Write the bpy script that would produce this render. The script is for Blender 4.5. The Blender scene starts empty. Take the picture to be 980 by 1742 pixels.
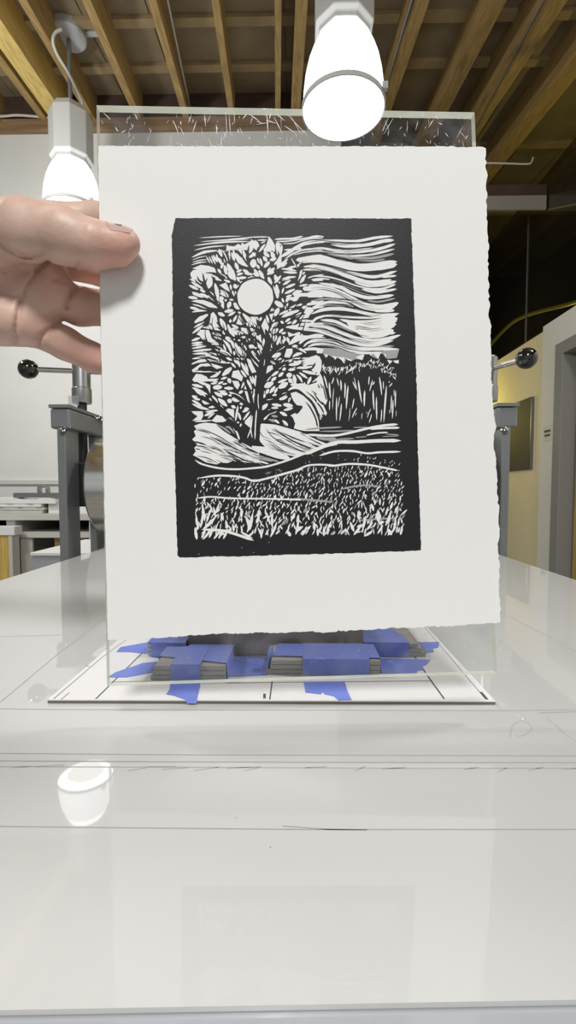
import bpy, bmesh, math, random
import numpy as np
from mathutils import Vector, Matrix, Euler

random.seed(7)
S = bpy.context.scene
C = S.collection
PI = math.pi

# ------------------------------------------------------------------ camera
CAM_H = 1.053          # camera height above the floor
F_PX = 790.0           # focal length in pixels of a 980 x 1742 frame
YAW = math.atan(15 / F_PX)
PITCH = math.atan(41 / F_PX)
CAM = Vector((0, 0, CAM_H))
cd = bpy.data.cameras.new('camera')
cam = bpy.data.objects.new('camera', cd)
C.objects.link(cam)
cam.location = CAM
cam.rotation_euler = Euler((PI / 2 - PITCH, 0, YAW), 'XYZ')
cd.sensor_fit = 'HORIZONTAL'
cd.sensor_width = 36
cd.lens = F_PX / 980 * 36
cd.clip_start = 0.01
cd.clip_end = 100
S.camera = cam
ROT = cam.rotation_euler.to_matrix()


def ray(px, py):
    return ROT @ Vector(((px - 490) / F_PX, -(py - 871) / F_PX, -1))


def P(px, py, Y):
    """point of the view ray through a photo pixel at forward distance Y"""
    d = ray(px, py)
    return CAM + d * (Y / d.y)


def ground(px, py, z):
    d = ray(px, py)
    return CAM + d * ((z - CAM_H) / d.z)


def HZ(py, Y):
    """height above the camera of a pixel row at forward distance Y"""
    return P(505, py, Y).z - CAM_H


# ------------------------------------------------------------------ view
S.view_settings.view_transform = 'Standard'
S.view_settings.look = 'None'
S.view_settings.gamma = 1
S.view_settings.use_curve_mapping = False
S.view_settings.exposure = 0.0


# ------------------------------------------------------------------ materials
def mat(name, col, rough=0.5, metal=0.0, noise=0.0, nscale=20.0, coat=0.0, coat_r=0.03,
        bump=0.0, bscale=60.0, spec=0.5, stretch=(1, 1, 1), col2=None, detail=4):
    m = bpy.data.materials.new(name)
    m.use_nodes = True
    nt = m.node_tree
    b = nt.nodes['Principled BSDF']
    b.inputs['Base Color'].default_value = (*col, 1)
    b.inputs['Roughness'].default_value = rough
    b.inputs['Metallic'].default_value = metal
    b.inputs['Specular IOR Level'].default_value = spec
    b.inputs['Coat Weight'].default_value = coat
    b.inputs['Coat Roughness'].default_value = coat_r
    if noise or col2 or bump:
        tc = nt.nodes.new('ShaderNodeTexCoord')
        mp = nt.nodes.new('ShaderNodeMapping')
        mp.inputs['Scale'].default_value = stretch
        nt.links.new(tc.outputs['Object'], mp.inputs['Vector'])
    if noise or col2:
        n = nt.nodes.new('ShaderNodeTexNoise')
        n.inputs['Scale'].default_value = nscale
        n.inputs['Detail'].default_value = detail
        nt.links.new(mp.outputs['Vector'], n.inputs['Vector'])
        r = nt.nodes.new('ShaderNodeValToRGB')
        c2 = col2 if col2 else tuple(c * (1 - noise) for c in col)
        c1 = col if col2 else tuple(min(1, c * (1 + noise)) for c in col)
        r.color_ramp.elements[0].position = 0.3
        r.color_ramp.elements[1].position = 0.7
        r.color_ramp.elements[0].color = (*c2, 1)
        r.color_ramp.elements[1].color = (*c1, 1)
        nt.links.new(n.outputs['Fac'], r.inputs['Fac'])
        nt.links.new(r.outputs['Color'], b.inputs['Base Color'])
    if bump:
        n2 = nt.nodes.new('ShaderNodeTexNoise')
        n2.inputs['Scale'].default_value = bscale
        n2.inputs['Detail'].default_value = 5
        nt.links.new(mp.outputs['Vector'], n2.inputs['Vector'])
        bp = nt.nodes.new('ShaderNodeBump')
        bp.inputs['Strength'].default_value = bump
        bp.inputs['Distance'].default_value = 0.002
        nt.links.new(n2.outputs['Fac'], bp.inputs['Height'])
        nt.links.new(bp.outputs['Normal'], b.inputs['Normal'])
    return m


def emit(name, col, strength):
    m = bpy.data.materials.new(name)
    m.use_nodes = True
    nt = m.node_tree
    b = nt.nodes['Principled BSDF']
    b.inputs['Base Color'].default_value = (0.8, 0.8, 0.8, 1)
    b.inputs['Emission Color'].default_value = (*col, 1)
    b.inputs['Emission Strength'].default_value = strength
    return m


def clear_sheet(name, tint, smudge=0.03, streak=0.0, ior=1.45, dirt=(0.75, 0.77, 0.85)):
    """clear flat plastic: see-through body, fresnel reflection, a little surface haze"""
    m = bpy.data.materials.new(name)
    m.use_nodes = True
    nt = m.node_tree
    nt.nodes.clear()
    out = nt.nodes.new('ShaderNodeOutputMaterial')
    tr = nt.nodes.new('ShaderNodeBsdfTransparent')
    tr.inputs['Color'].default_value = (*tint, 1)
    gl = nt.nodes.new('ShaderNodeBsdfGlossy')
    gl.inputs['Roughness'].default_value = 0.02
    fr = nt.nodes.new('ShaderNodeFresnel')
    ge = nt.nodes.new('ShaderNodeNewGeometry')
    mr = nt.nodes.new('ShaderNodeMapRange')           # the inner side of a thin sheet reflects like the outer
    mr.inputs['To Min'].default_value = ior
    mr.inputs['To Max'].default_value = 1 / ior
    nt.links.new(ge.outputs['Backfacing'], mr.inputs['Value'])
    nt.links.new(mr.outputs['Result'], fr.inputs['IOR'])
    mx = nt.nodes.new('ShaderNodeMixShader')
    nt.links.new(fr.outputs['Fac'], mx.inputs['Fac'])
    nt.links.new(tr.outputs['BSDF'], mx.inputs[1])
    nt.links.new(gl.outputs['BSDF'], mx.inputs[2])
    df = nt.nodes.new('ShaderNodeBsdfTranslucent')
    df.inputs['Color'].default_value = (*dirt, 1)
    d2 = nt.nodes.new('ShaderNodeBsdfDiffuse')
    d2.inputs['Color'].default_value = (*dirt, 1)
    mh = nt.nodes.new('ShaderNodeMixShader')
    mh.inputs['Fac'].default_value = 0.5
    nt.links.new(df.outputs['BSDF'], mh.inputs[1])
    nt.links.new(d2.outputs['BSDF'], mh.inputs[2])
    tc = nt.nodes.new('ShaderNodeTexCoord')
    n = nt.nodes.new('ShaderNodeTexNoise')
    n.inputs['Scale'].default_value = 55
    n.inputs['Detail'].default_value = 6
    n.inputs['Distortion'].default_value = 1.2
    nt.links.new(tc.outputs['Object'], n.inputs['Vector'])
    r = nt.nodes.new('ShaderNodeMapRange')
    r.inputs['From Min'].default_value = 0.42
    r.inputs['From Max'].default_value = 0.75
    r.inputs['To Min'].default_value = smudge
    r.inputs['To Max'].default_value = smudge + streak
    nt.links.new(n.outputs['Fac'], r.inputs['Value'])
    m2 = nt.nodes.new('ShaderNodeMixShader')
    nt.links.new(r.outputs['Result'], m2.inputs['Fac'])
    nt.links.new(mx.outputs['Shader'], m2.inputs[1])
    nt.links.new(mh.outputs['Shader'], m2.inputs[2])
    nt.links.new(m2.outputs['Shader'], out.inputs['Surface'])
    return m


# ------------------------------------------------------------------ mesh helpers
class MB:
    """collects shapes in world space and links them as one mesh object"""

    def __init__(self):
        self.v, self.f, self.mi = [], [], []

    def add(self, vs, fs, mi=0):
        o = len(self.v)
        self.v += [tuple(x) for x in vs]
        self.f += [tuple(i + o for i in f) for f in fs]
        self.mi += [mi] * len(fs)

    def box(self, x0, x1, y0, y1, z0, z1, mi=0):
        vs = [(x, y, z) for x in (x0, x1) for y in (y0, y1) for z in (z0, z1)]
        self.add(vs, [(0, 1, 3, 2), (4, 6, 7, 5), (0, 4, 5, 1), (2, 3, 7, 6), (0, 2, 6, 4), (1, 5, 7, 3)], mi)
        return self

    def hexa(self, b, t, mi=0):
        """bottom quad b and top quad t (same order, counter-clockwise from above)"""
        n = len(b)
        vs = list(b) + list(t)
        fs = [tuple(reversed(range(n))), tuple(range(n, 2 * n))]
        fs += [(i, (i + 1) % n, n + (i + 1) % n, n + i) for i in range(n)]
        self.add(vs, fs, mi)
        return self

    def tube(self, pts, r, n=16, mi=0, cap=True):
        pts = [Vector(p) for p in pts]
        rs = r if isinstance(r, (list, tuple)) else [r] * len(pts)
        vs, fs = [], []
        up = None
        for i, p in enumerate(pts):
            t = (pts[min(i + 1, len(pts) - 1)] - pts[max(i - 1, 0)]).normalized()
            if up is None:
                a = Vector((0, 0, 1)) if abs(t.z) < 0.9 else Vector((1, 0, 0))
                up = (a - t * a.dot(t)).normalized()
            else:
                up = (up - t * up.dot(t)).normalized()
            s = t.cross(up)
            for k in range(n):
                an = 2 * PI * k / n
                vs.append(p + (up * math.cos(an) + s * math.sin(an)) * rs[i])
        for i in range(len(pts) - 1):
            for k in range(n):
                k2 = (k + 1) % n
                fs.append((i * n + k, i * n + k2, (i + 1) * n + k2, (i + 1) * n + k))
        if cap:
            fs.append(tuple(reversed(range(n))))
            fs.append(tuple(range((len(pts) - 1) * n, len(pts) * n)))
        self.add(vs, fs, mi)
        return self

    def lathe(self, c, prof, n=40, mi=0, cap0=False, cap1=False, axis='Z', ang0=0.0):
        """prof: (radius, height) pairs about the vertical through c"""
        vs, fs = [], []
        for (r, h) in prof:
            for k in range(n):
                a = 2 * PI * k / n + ang0
                if axis == 'Z':
                    vs.append((c[0] + r * math.cos(a), c[1] + r * math.sin(a), c[2] + h))
                else:
                    vs.append((c[0] + h, c[1] + r * math.cos(a), c[2] + r * math.sin(a)))
        m = len(prof)
        for i in range(m - 1):
            for k in range(n):
                k2 = (k + 1) % n
                fs.append((i * n + k, i * n + k2, (i + 1) * n + k2, (i + 1) * n + k))
        if cap0:
            fs.append(tuple(reversed(range(n))))
        if cap1:
            fs.append(tuple(range((m - 1) * n, m * n)))
        self.add(vs, fs, mi)
        return self

    def ball(self, c, r, n=24, mi=0, sq=(1, 1, 1)):
        vs, fs = [], []
        rings = n // 2
        for i in range(1, rings):
            th = PI * i / rings
            for k in range(n):
                a = 2 * PI * k / n
                vs.append((c[0] + r * sq[0] * math.sin(th) * math.cos(a), c[1] + r * sq[1] * math.sin(th) * math.sin(a),
                           c[2] + r * sq[2] * math.cos(th)))
        top, bot = len(vs), len(vs) + 1
        vs += [(c[0], c[1], c[2] + r * sq[2]), (c[0], c[1], c[2] - r * sq[2])]
        for i in range(rings - 2):
            for k in range(n):
                k2 = (k + 1) % n
                fs.append((i * n + k, (i + 1) * n + k, (i + 1) * n + k2, i * n + k2))
        for k in range(n):
            k2 = (k + 1) % n
            fs.append((top, k, k2))
            fs.append((bot, (rings - 2) * n + k2, (rings - 2) * n + k))
        self.add(vs, fs, mi)
        return self

    def build(self, name, mats, parent=None, smooth=None, bevel=0.0, origin=None, fixn=True):
        if not isinstance(mats, (list, tuple)):
            mats = [mats]
        me = bpy.data.meshes.new(name)
        base = Vector((0, 0, 0))
        if parent is not None:
            p = parent
            while p is not None:
                base = base + p.location
                p = p.parent
        elif origin is not None:
            base = Vector(origin)
        else:
            xs = [v[0] for v in self.v]; ys = [v[1] for v in self.v]; zs = [v[2] for v in self.v]
            base = Vector(((min(xs) + max(xs)) / 2, (min(ys) + max(ys)) / 2, min(zs)))
        me.from_pydata([tuple(Vector(v) - base) for v in self.v], [], self.f)
        for m in mats:
            me.materials.append(m)
        me.polygons.foreach_set('material_index', self.mi)
        if fixn:
            bm = bmesh.new()
            bm.from_mesh(me)
            bmesh.ops.recalc_face_normals(bm, faces=bm.faces)
            bm.to_mesh(me)
            bm.free()
        if smooth is not None:
            me.polygons.foreach_set('use_smooth', [True] * len(me.polygons))
            try:
                me.set_sharp_from_angle(angle=math.radians(smooth))
            except Exception:
                pass
        o = bpy.data.objects.new(name, me)
        C.objects.link(o)
        if parent is not None:
            o.parent = parent
        else:
            o.location = base
        if bevel:
            b = o.modifiers.new('bevel', 'BEVEL')
            b.width = bevel
            b.segments = 2
            b.limit_method = 'ANGLE'
            b.angle_limit = math.radians(40)
        return o


def tag(o, label=None, cat=None, group=None, kind=None):
    if label: o['label'] = label
    if cat: o['category'] = cat
    if group: o['group'] = group
    if kind: o['kind'] = kind
    return o


def thing(name, loc, label, cat, group=None):
    o = bpy.data.objects.new(name, None)
    o.empty_display_size = 0.02
    C.objects.link(o)
    o.location = loc
    return tag(o, label, cat, group)


def copy_tree(o, parent=None):
    c = o.copy()
    C.objects.link(c)
    if parent is not None:
        c.parent = parent
    for ch in list(o.children):
        copy_tree(ch, c)
    return c


def catmull(pts, n=8):
    pts = [tuple(p) for p in pts]
    if len(pts) < 3:
        out = []
        for k in range(n + 1):
            t = k / n
            out.append(tuple(a + (b - a) * t for a, b in zip(pts[0], pts[1])))
        return out
    q = [tuple(2 * a - b for a, b in zip(pts[0], pts[1]))] + pts + [tuple(2 * a - b for a, b in zip(pts[-1], pts[-2]))]
    out = []
    for i in range(1, len(q) - 2):
        p0, p1, p2, p3 = q[i - 1], q[i], q[i + 1], q[i + 2]
        for k in range(n):
            t = k / n
            out.append(tuple(0.5 * (2 * b + (c - a) * t + (2 * a - 5 * b + 4 * c - d) * t * t + (3 * b - a - 3 * c + d) * t ** 3)
                             for a, b, c, d in zip(p0, p1, p2, p3)))
    out.append(pts[-1])
    return out


# ------------------------------------------------------------------ palette
M = dict(
    wall=mat('white_wall_paint', (0.74, 0.745, 0.72), 0.7, noise=0.03, nscale=3),
    cream=mat('yellow_glow_wall_paint', (0.80, 0.71, 0.46), 0.7, noise=0.04, nscale=3),  # wall paint like the grey white, with the yellow glow put into its colour
    greywall=mat('grey_white_wall_paint', (0.74, 0.73, 0.66), 0.7, noise=0.03, nscale=3),
    tray=mat('pale_grey_trim', (0.63, 0.63, 0.60), 0.5),
    floor=mat('grey_concrete', (0.30, 0.29, 0.27), 0.6, noise=0.2, nscale=4),
    rafter=mat('tan_rafter_wood', (0.385, 0.255, 0.095), 0.7, noise=0.25, nscale=6, stretch=(8, 0.5, 8)),
    beam=mat('yellow_fir_beam', (0.74, 0.54, 0.17), 0.6, noise=0.22, nscale=7, stretch=(9, 0.4, 9)),
    sheath=mat('brown_plywood_sheathing', (0.255, 0.20, 0.125), 0.8, noise=0.2, nscale=3, stretch=(1, 1, 1)),
    batten=mat('tan_batten_wood', (0.36, 0.27, 0.14), 0.75, noise=0.15, nscale=5),
    darkwood=mat('dark_brown_wood', (0.07, 0.04, 0.028), 0.8, noise=0.2, nscale=5),
    ledger=mat('brown_ledger_wood', (0.27, 0.17, 0.085), 0.7, noise=0.3, nscale=5, stretch=(0.5, 4, 6)),
    black=mat('unlit_void_black', (0.012, 0.011, 0.011), 0.9),  # darkness of the unlit space put into the colour
    lampgrey=mat('grey_lamp_housing', (0.55, 0.56, 0.55), 0.45),
    canopy=mat('pale_grey_enamel', (0.50, 0.52, 0.53), 0.4),
    stem=mat('dark_grey_rod', (0.16, 0.16, 0.165), 0.4),
    cable=mat('white_cable_jacket', (0.62, 0.60, 0.56), 0.5),
    pipe=mat('galvanised_pipe', (0.45, 0.45, 0.46), 0.35, metal=0.7),
    paint=mat('grey_press_enamel', (0.17, 0.18, 0.185), 0.32, noise=0.06, nscale=12, coat=0.3, coat_r=0.15),
    steel=mat('brushed_steel', (0.80, 0.79, 0.76), 0.24, metal=1.0, noise=0.08, nscale=30, stretch=(0.2, 8, 8)),
    chrome=mat('polished_steel', (0.72, 0.72, 0.72), 0.14, metal=1.0),
    dullsteel=mat('dull_steel', (0.42, 0.42, 0.43), 0.32, metal=1.0),
    blackscrew=mat('black_greased_screw', (0.015, 0.015, 0.015), 0.4),
    knob=mat('black_phenolic_knob', (0.008, 0.008, 0.009), 0.12, coat=1.0),
    bed=mat('bluish_grey_bed', (0.38, 0.40, 0.43), 0.25, coat=0.8, coat_r=0.03, noise=0.02, nscale=4),
    cover=mat('off_white_glossy_cover', (0.575, 0.58, 0.572), 0.35, coat=1.0, coat_r=0.025, noise=0.02, nscale=9),
    pencil=mat('pencil_line', (0.36, 0.36, 0.36), 0.6),
    board=mat('white_mat_board', (0.74, 0.74, 0.75), 0.6),
    core=mat('brown_board_core', (0.16, 0.14, 0.115), 0.8),
    inkline=mat('dark_pen_line', (0.09, 0.09, 0.10), 0.6),
    tape=mat('blue_masking_tape', (0.17, 0.235, 0.68), 0.55, noise=0.10, nscale=60, bump=0.25, bscale=500),
    mdf=mat('dark_brown_block_wood', (0.27, 0.22, 0.17), 0.55, noise=0.35, nscale=14, stretch=(1, 1, 5)),
    lino=mat('grey_linoleum', (0.12, 0.115, 0.11), 0.6),
    chip=mat('grey_chipboard', (0.36, 0.345, 0.31), 0.85, noise=0.15, nscale=60, stretch=(1, 1, 12)),
    chipdark=mat('dark_chipboard_seam', (0.13, 0.12, 0.11), 0.85),
    paper=mat('white_cotton_paper', (0.83, 0.83, 0.815), 0.85, spec=0.2, bump=0.04, bscale=700),
    ink=mat('black_relief_ink', (0.014, 0.014, 0.016), 0.5, spec=0.3, bump=0.08, bscale=1500),
    inkgrey=mat('thin_grey_ink', (0.36, 0.36, 0.365), 0.7),
    edge=mat('frosted_pale_green_edge', (0.80, 0.88, 0.76), 0.5),
    scratch=mat('white_scratch', (0.85, 0.86, 0.88), 0.5),
    nail=mat('pink_fingernail', (0.56, 0.38, 0.34), 0.22, coat=0.5, coat_r=0.1),
    polish=mat('dark_green_polish', (0.012, 0.03, 0.022), 0.2, coat=1.0),
    laminate=mat('grey_white_laminate', (0.50, 0.49, 0.45), 0.5),
    whitelam=mat('white_laminate', (0.72, 0.72, 0.70), 0.4),
    darkgap=mat('dark_cabinet_inside', (0.05, 0.045, 0.04), 0.8),
    yellowwood=mat('yellow_oak', (0.52, 0.36, 0.10), 0.5, noise=0.2, nscale=8, stretch=(8, 8, 0.6)),
    barsteel=mat('dark_grey_steel_bar', (0.15, 0.15, 0.155), 0.4, metal=0.3),
    frame=mat('grey_door_frame_paint', (0.26, 0.26, 0.25), 0.65),
    dooroak=mat('yellow_oak_door', (0.42, 0.29, 0.08), 0.5, noise=0.2, nscale=8, stretch=(8, 8, 0.6)),
    notice=mat('brown_grey_board', (0.085, 0.075, 0.058), 0.7, noise=0.1, nscale=4),
    signink=mat('sign_ink', (0.05, 0.045, 0.04), 0.7),
    signpaper=mat('sign_paper', (0.66, 0.66, 0.62), 0.7),
    benchside=mat('bluish_grey_enamel', (0.34, 0.35, 0.37), 0.4),
    greybeam=mat('grey_steel_beam', (0.30, 0.285, 0.24), 0.6),
    yellowarc=mat('yellow_reflection', (0.70, 0.62, 0.16), 0.4),  # colour of the yellow reflection in the glass
)
CLEAR = clear_sheet('scuffed_clear_acrylic', (0.96, 0.965, 0.965), 0.006, 0.09, ior=1.28, dirt=(0.68, 0.71, 0.80))
EDGE = clear_sheet('frosted_pale_green_edge', (0.86, 0.92, 0.84), 0.62, 0.1, dirt=(0.86, 0.9, 0.78))
GLASS = clear_sheet('dark_clerestory_glass', (0.60, 0.58, 0.54), 0.004, 0.01)
SMALLCLEAR = clear_sheet('small_clear_plastic', (0.9, 0.9, 0.9), 0.25, 0.1)
# ================================================================== THE ROOM
BACK_Y = 4.60
CEIL_DIR = ray(472, 740)
CEIL_DIR = CEIL_DIR / CEIL_DIR.y             # rafters run away from the camera and rise
SLOPE = CEIL_DIR.z
C0 = HZ(199, 4.55) - SLOPE * 4.55
WT = HZ(222, BACK_Y)                         # top of the back wall above the camera


def ceil_z(y):                               # underside of the rafters
    return CAM_H + C0 + SLOPE * y


tag(MB().box(-5.2, 5.2, -4.0, 10.0, -0.1, 0).build('floor', M['floor']), kind='structure')
tag(MB().box(-5.2, 0.42, BACK_Y, BACK_Y + 0.12, 0, CAM_H + WT).build('wall_back', M['wall']), kind='structure')
tag(MB().box(0.30, 0.42, BACK_Y + 0.12, 9.9, 0, 5.0).build('wall_inner', M['darkwood']), kind='structure')
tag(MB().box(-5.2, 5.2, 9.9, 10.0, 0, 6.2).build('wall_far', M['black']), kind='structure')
tag(MB().box(-5.3, -5.2, -4.0, 10.0, 0, 6.2).build('wall_left', M['wall']), kind='structure')
tag(MB().box(4.6, 4.7, -4.0, 10.0, 0, 6.2).build('wall_outer', M['black']), kind='structure')
tag(MB().box(-5.2, 0.36, BACK_Y - 0.05, BACK_Y - 0.002, CAM_H + WT, CAM_H + WT + 0.105).build('trim_1', M['ledger']),
    kind='structure')
tag(MB().box(-5.2, 0.36, BACK_Y - 0.03, BACK_Y - 0.002, CAM_H + 0.035, CAM_H + 0.075).build('trim_2', M['tray']),
    kind='structure')
tag(MB().box(-5.2, 0.42, BACK_Y, BACK_Y + 0.12, CAM_H + WT + 0.002, CAM_H + WT + 0.50).build('wall_upper', M['darkwood']),
    kind='structure')

# ceiling: sheathing boards, with rafters and battens under them
RD = 0.26
mb = MB()
y0, y1 = -3.9, 9.9
x0, x1 = -5.3, 4.7
pw = 0.52
x = x0
while x < x1:
    a, b = x + 0.004, min(x + pw, x1) - 0.004
    mb.hexa([(a, y0, ceil_z(y0) + RD), (b, y0, ceil_z(y0) + RD), (b, y1, ceil_z(y1) + RD), (a, y1, ceil_z(y1) + RD)],
            [(a, y0, ceil_z(y0) + RD + .03), (b, y0, ceil_z(y0) + RD + .03), (b, y1, ceil_z(y1) + RD + .03),
             (a, y1, ceil_z(y1) + RD + .03)])
    x += pw
mb.hexa([(x0, y0, ceil_z(y0) + RD + .03), (x1, y0, ceil_z(y0) + RD + .03), (x1, y1, ceil_z(y1) + RD + .03), (x0, y1, ceil_z(y1) + RD + .03)],
        [(x0, y0, ceil_z(y0) + RD + .06), (x1, y0, ceil_z(y0) + RD + .06), (x1, y1, ceil_z(y1) + RD + .06), (x0, y1, ceil_z(y1) + RD + .06)])
ceiling = tag(mb.build('ceiling', M['sheath'], origin=(0, 0, 0)), kind='structure')


def rafter(px_l, px_r, deep=RD, m='rafter', drop=0.0, ya=-3.9, yb=9.9, name='rafter'):
    rr = ray(505, 0)
    Yr = C0 / (rr.z / rr.y - SLOPE)
    xl, xr = P(px_l, 0, Yr).x, P(px_r, 0, Yr).x
    q = []
    for (xx, yy) in ((xl, ya), (xr, ya), (xr, yb), (xl, yb)):
        xs = xx + CEIL_DIR.x * (yy - Yr)
        q.append((xs, yy, ceil_z(yy) - drop))
    t = [(a, b, c + deep + drop) for a, b, c in q]
    return MB().hexa(q, t).build(name, M[m], ceiling)


for (l, r) in ((-182, -168), (-76, -60), (36, 50), (142, 157), (253, 267), (360, 373), (467, 479), (585, 604),
               (706, 733), (836, 866), (930, 972), (1056, 1100)):
    rafter(l, r)
rafter(503, 524)
rafter(-46, -10, m='beam', drop=0.03, name='beam').__setitem__('label', 'wide yellow fir beam')
for yb in (2.38, 2.84, 3.30, 3.76, 4.22, 5.4, 7.0):
    zc = ceil_z(yb) + RD
    MB().box(x0, x1, yb, yb + 0.075, zc - 0.03, zc + 0.012).build('batten', M['batten'], ceiling)

# right-hand partition, its door, glass above it and the dark beams beyond
WX = 2.10
tag(MB().box(WX, WX + 0.12, 4.04, 9.9, 0, CAM_H + 1.33).build('wall_right', M['cream']), kind='structure')
tag(MB().box(WX - 0.02, WX + 0.12, 3.79, 4.04, 0, CAM_H + 1.36).build('wall_pier', M['greywall']), kind='structure')
tag(MB().box(WX - 0.02, WX + 0.12, -3.9, 3.79, CAM_H + 1.13, CAM_H + 1.36).build('wall_header', M['greywall']), kind='structure')
tag(MB().box(WX - 0.02, WX + 0.12, -3.9, 2.75, 0, CAM_H + 1.13).build('wall_near', M['greywall']), kind='structure')
fr = MB()
fr.box(WX - 0.045, WX + 0.14, 3.69, 3.80, 0, CAM_H + 1.135)
fr.box(WX - 0.045, WX + 0.14, 2.74, 2.85, 0, CAM_H + 1.135)
fr.box(WX - 0.045, WX + 0.14, 2.85, 3.69, CAM_H + 1.04, CAM_H + 1.135)
fr.box(WX + 0.105, WX + 0.14, 3.66, 3.69, 0, CAM_H + 1.04)
fr.box(WX + 0.105, WX + 0.14, 2.85, 2.88, 0, CAM_H + 1.04)
d1 = tag(fr.build('door_1', M['frame'], bevel=0.004), kind='structure')
MB().box(WX + 0.062, WX + 0.102, 2.88, 3.66, 0.005, CAM_H + 1.035).build('door_panel', M['dooroak'], d1)
MB().tube([(WX + 0.062, 2.96, 1.0), (WX + 0.012, 2.96, 1.0), (WX + 0.012, 3.08, 1.0)], 0.009).build('door_handle', M['chrome'], d1, smooth=40)

gl = MB().box(WX + 0.03, WX + 0.036, -3.0, 9.8, CAM_H + 1.36, CAM_H + 2.68)
w1 = tag(gl.build('window_1', GLASS), kind='structure')
for yy in (3.55, 4.45, 5.8):
    MB().box(WX + 0.026, WX + 0.04, yy - .006, yy + .006, CAM_H + 1.36, CAM_H + 2.68).build('glazing_bar', M['barsteel'], w1)

# grey beam across the dark space behind the paper's right edge, with its wooden ledger
t = thing('ceiling_beam', (1.2, 4.14, CAM_H + 2.44), 'grey horizontal beam with brown ledger in the dark corner right of the print', 'beam')
MB().box(0.42, 2.12, 4.12, 4.14, CAM_H + HZ(360, 4.12), CAM_H + HZ(337, 4.12)).build('steel_beam', M['greybeam'], t)
MB().box(0.42, 2.12, 4.125, 4.15, CAM_H + HZ(337, 4.12), CAM_H + HZ(318, 4.12)).build('ledger', M['darkwood'], t)
g0, g1 = HZ(360, 4.12) , HZ(337, 4.12)
b2 = MB()
b2.hexa([(2.14, 4.12, CAM_H + g0), (3.6, 3.55, CAM_H + g0), (3.6, 3.58, CAM_H + g0), (2.14, 4.15, CAM_H + g0)],
        [(2.14, 4.12, CAM_H + g1), (3.6, 3.55, CAM_H + g1), (3.6, 3.58, CAM_H + g1), (2.14, 4.15, CAM_H + g1)])
tag(b2.build('roof_beam', M['greybeam']), 'dim grey beam slanting upward behind the dark glass at right', 'beam')
# yellow reflection in the glass, built as a curved tube
arc = [P(px, py, Y) for px, py, Y in ((820, 606, 5.6), (842, 578, 5.3), (870, 550, 5.0), (895, 537, 4.85), (925, 528, 4.7), (962, 519, 4.5), (985, 512, 4.4))]
tag(MB().tube(catmull(arc, 6), 0.018, 10).build('reflection_arc', M['yellowarc'], smooth=40),
    'curved yellow reflection in the dark glass above the cream wall, built as a tube', 'tube')

# things on the cream wall
n = MB().box(WX - 0.022, WX - 0.002, 4.20, 4.78, CAM_H + 0.17, CAM_H + 0.80)
nb = tag(n.build('notice_board', M['notice']), 'dark brown rectangular board hanging on the cream wall behind the press', 'board')
e = MB()
e.box(WX - 0.026, WX - 0.002, 4.188, 4.20, CAM_H + 0.165, CAM_H + 0.805)
e.box(WX - 0.026, WX - 0.002, 4.20, 4.78, CAM_H + 0.80, CAM_H + 0.808)
e.build('board_edge', M['barsteel'], nb)
sg = thing('wall_sign', (WX - 0.021, 3.92, CAM_H + 0.40), 'small white paper sign with two lines of dark print beside the door frame', 'sign')
MB().box(WX - 0.0225, WX - 0.0205, 3.865, 3.985, CAM_H + 0.395, CAM_H + 0.52).build('sign_sheet', M['signpaper'], sg)
tx = MB()
for row, (ya, yb, zz) in enumerate(((3.875, 3.972, 0.470), (3.880, 3.957, 0.436))):
    y = ya
    while y < yb:
        w = random.uniform(0.005, 0.009)
        tx.box(WX - 0.0232, WX - 0.0225, y, y + w, CAM_H + zz - 0.010, CAM_H + zz + 0.010)
        y += w + 0.0022
tx.build('sign_lettering', M['signink'], sg)
MB().box(WX - 0.024, WX - 0.0205, 3.862, 3.988, CAM_H + 0.392, CAM_H + 0.397).build('sign_edge', M['tray'], sg)


# ------------------------------------------------------------------ pendant lamps
LENS = [emit('glowing_lamp_lens', (1.0, 0.99, 0.97), 3.4), emit('glowing_lens_ring', (1.0, 1.0, 1.0), 5.5)]
DOME = [emit('glowing_lamp_dome', (0.95, 0.97, 1.0), 2.8), emit('glowing_dome_crown', (1.0, 1.0, 1.0), 5.0)]


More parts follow.
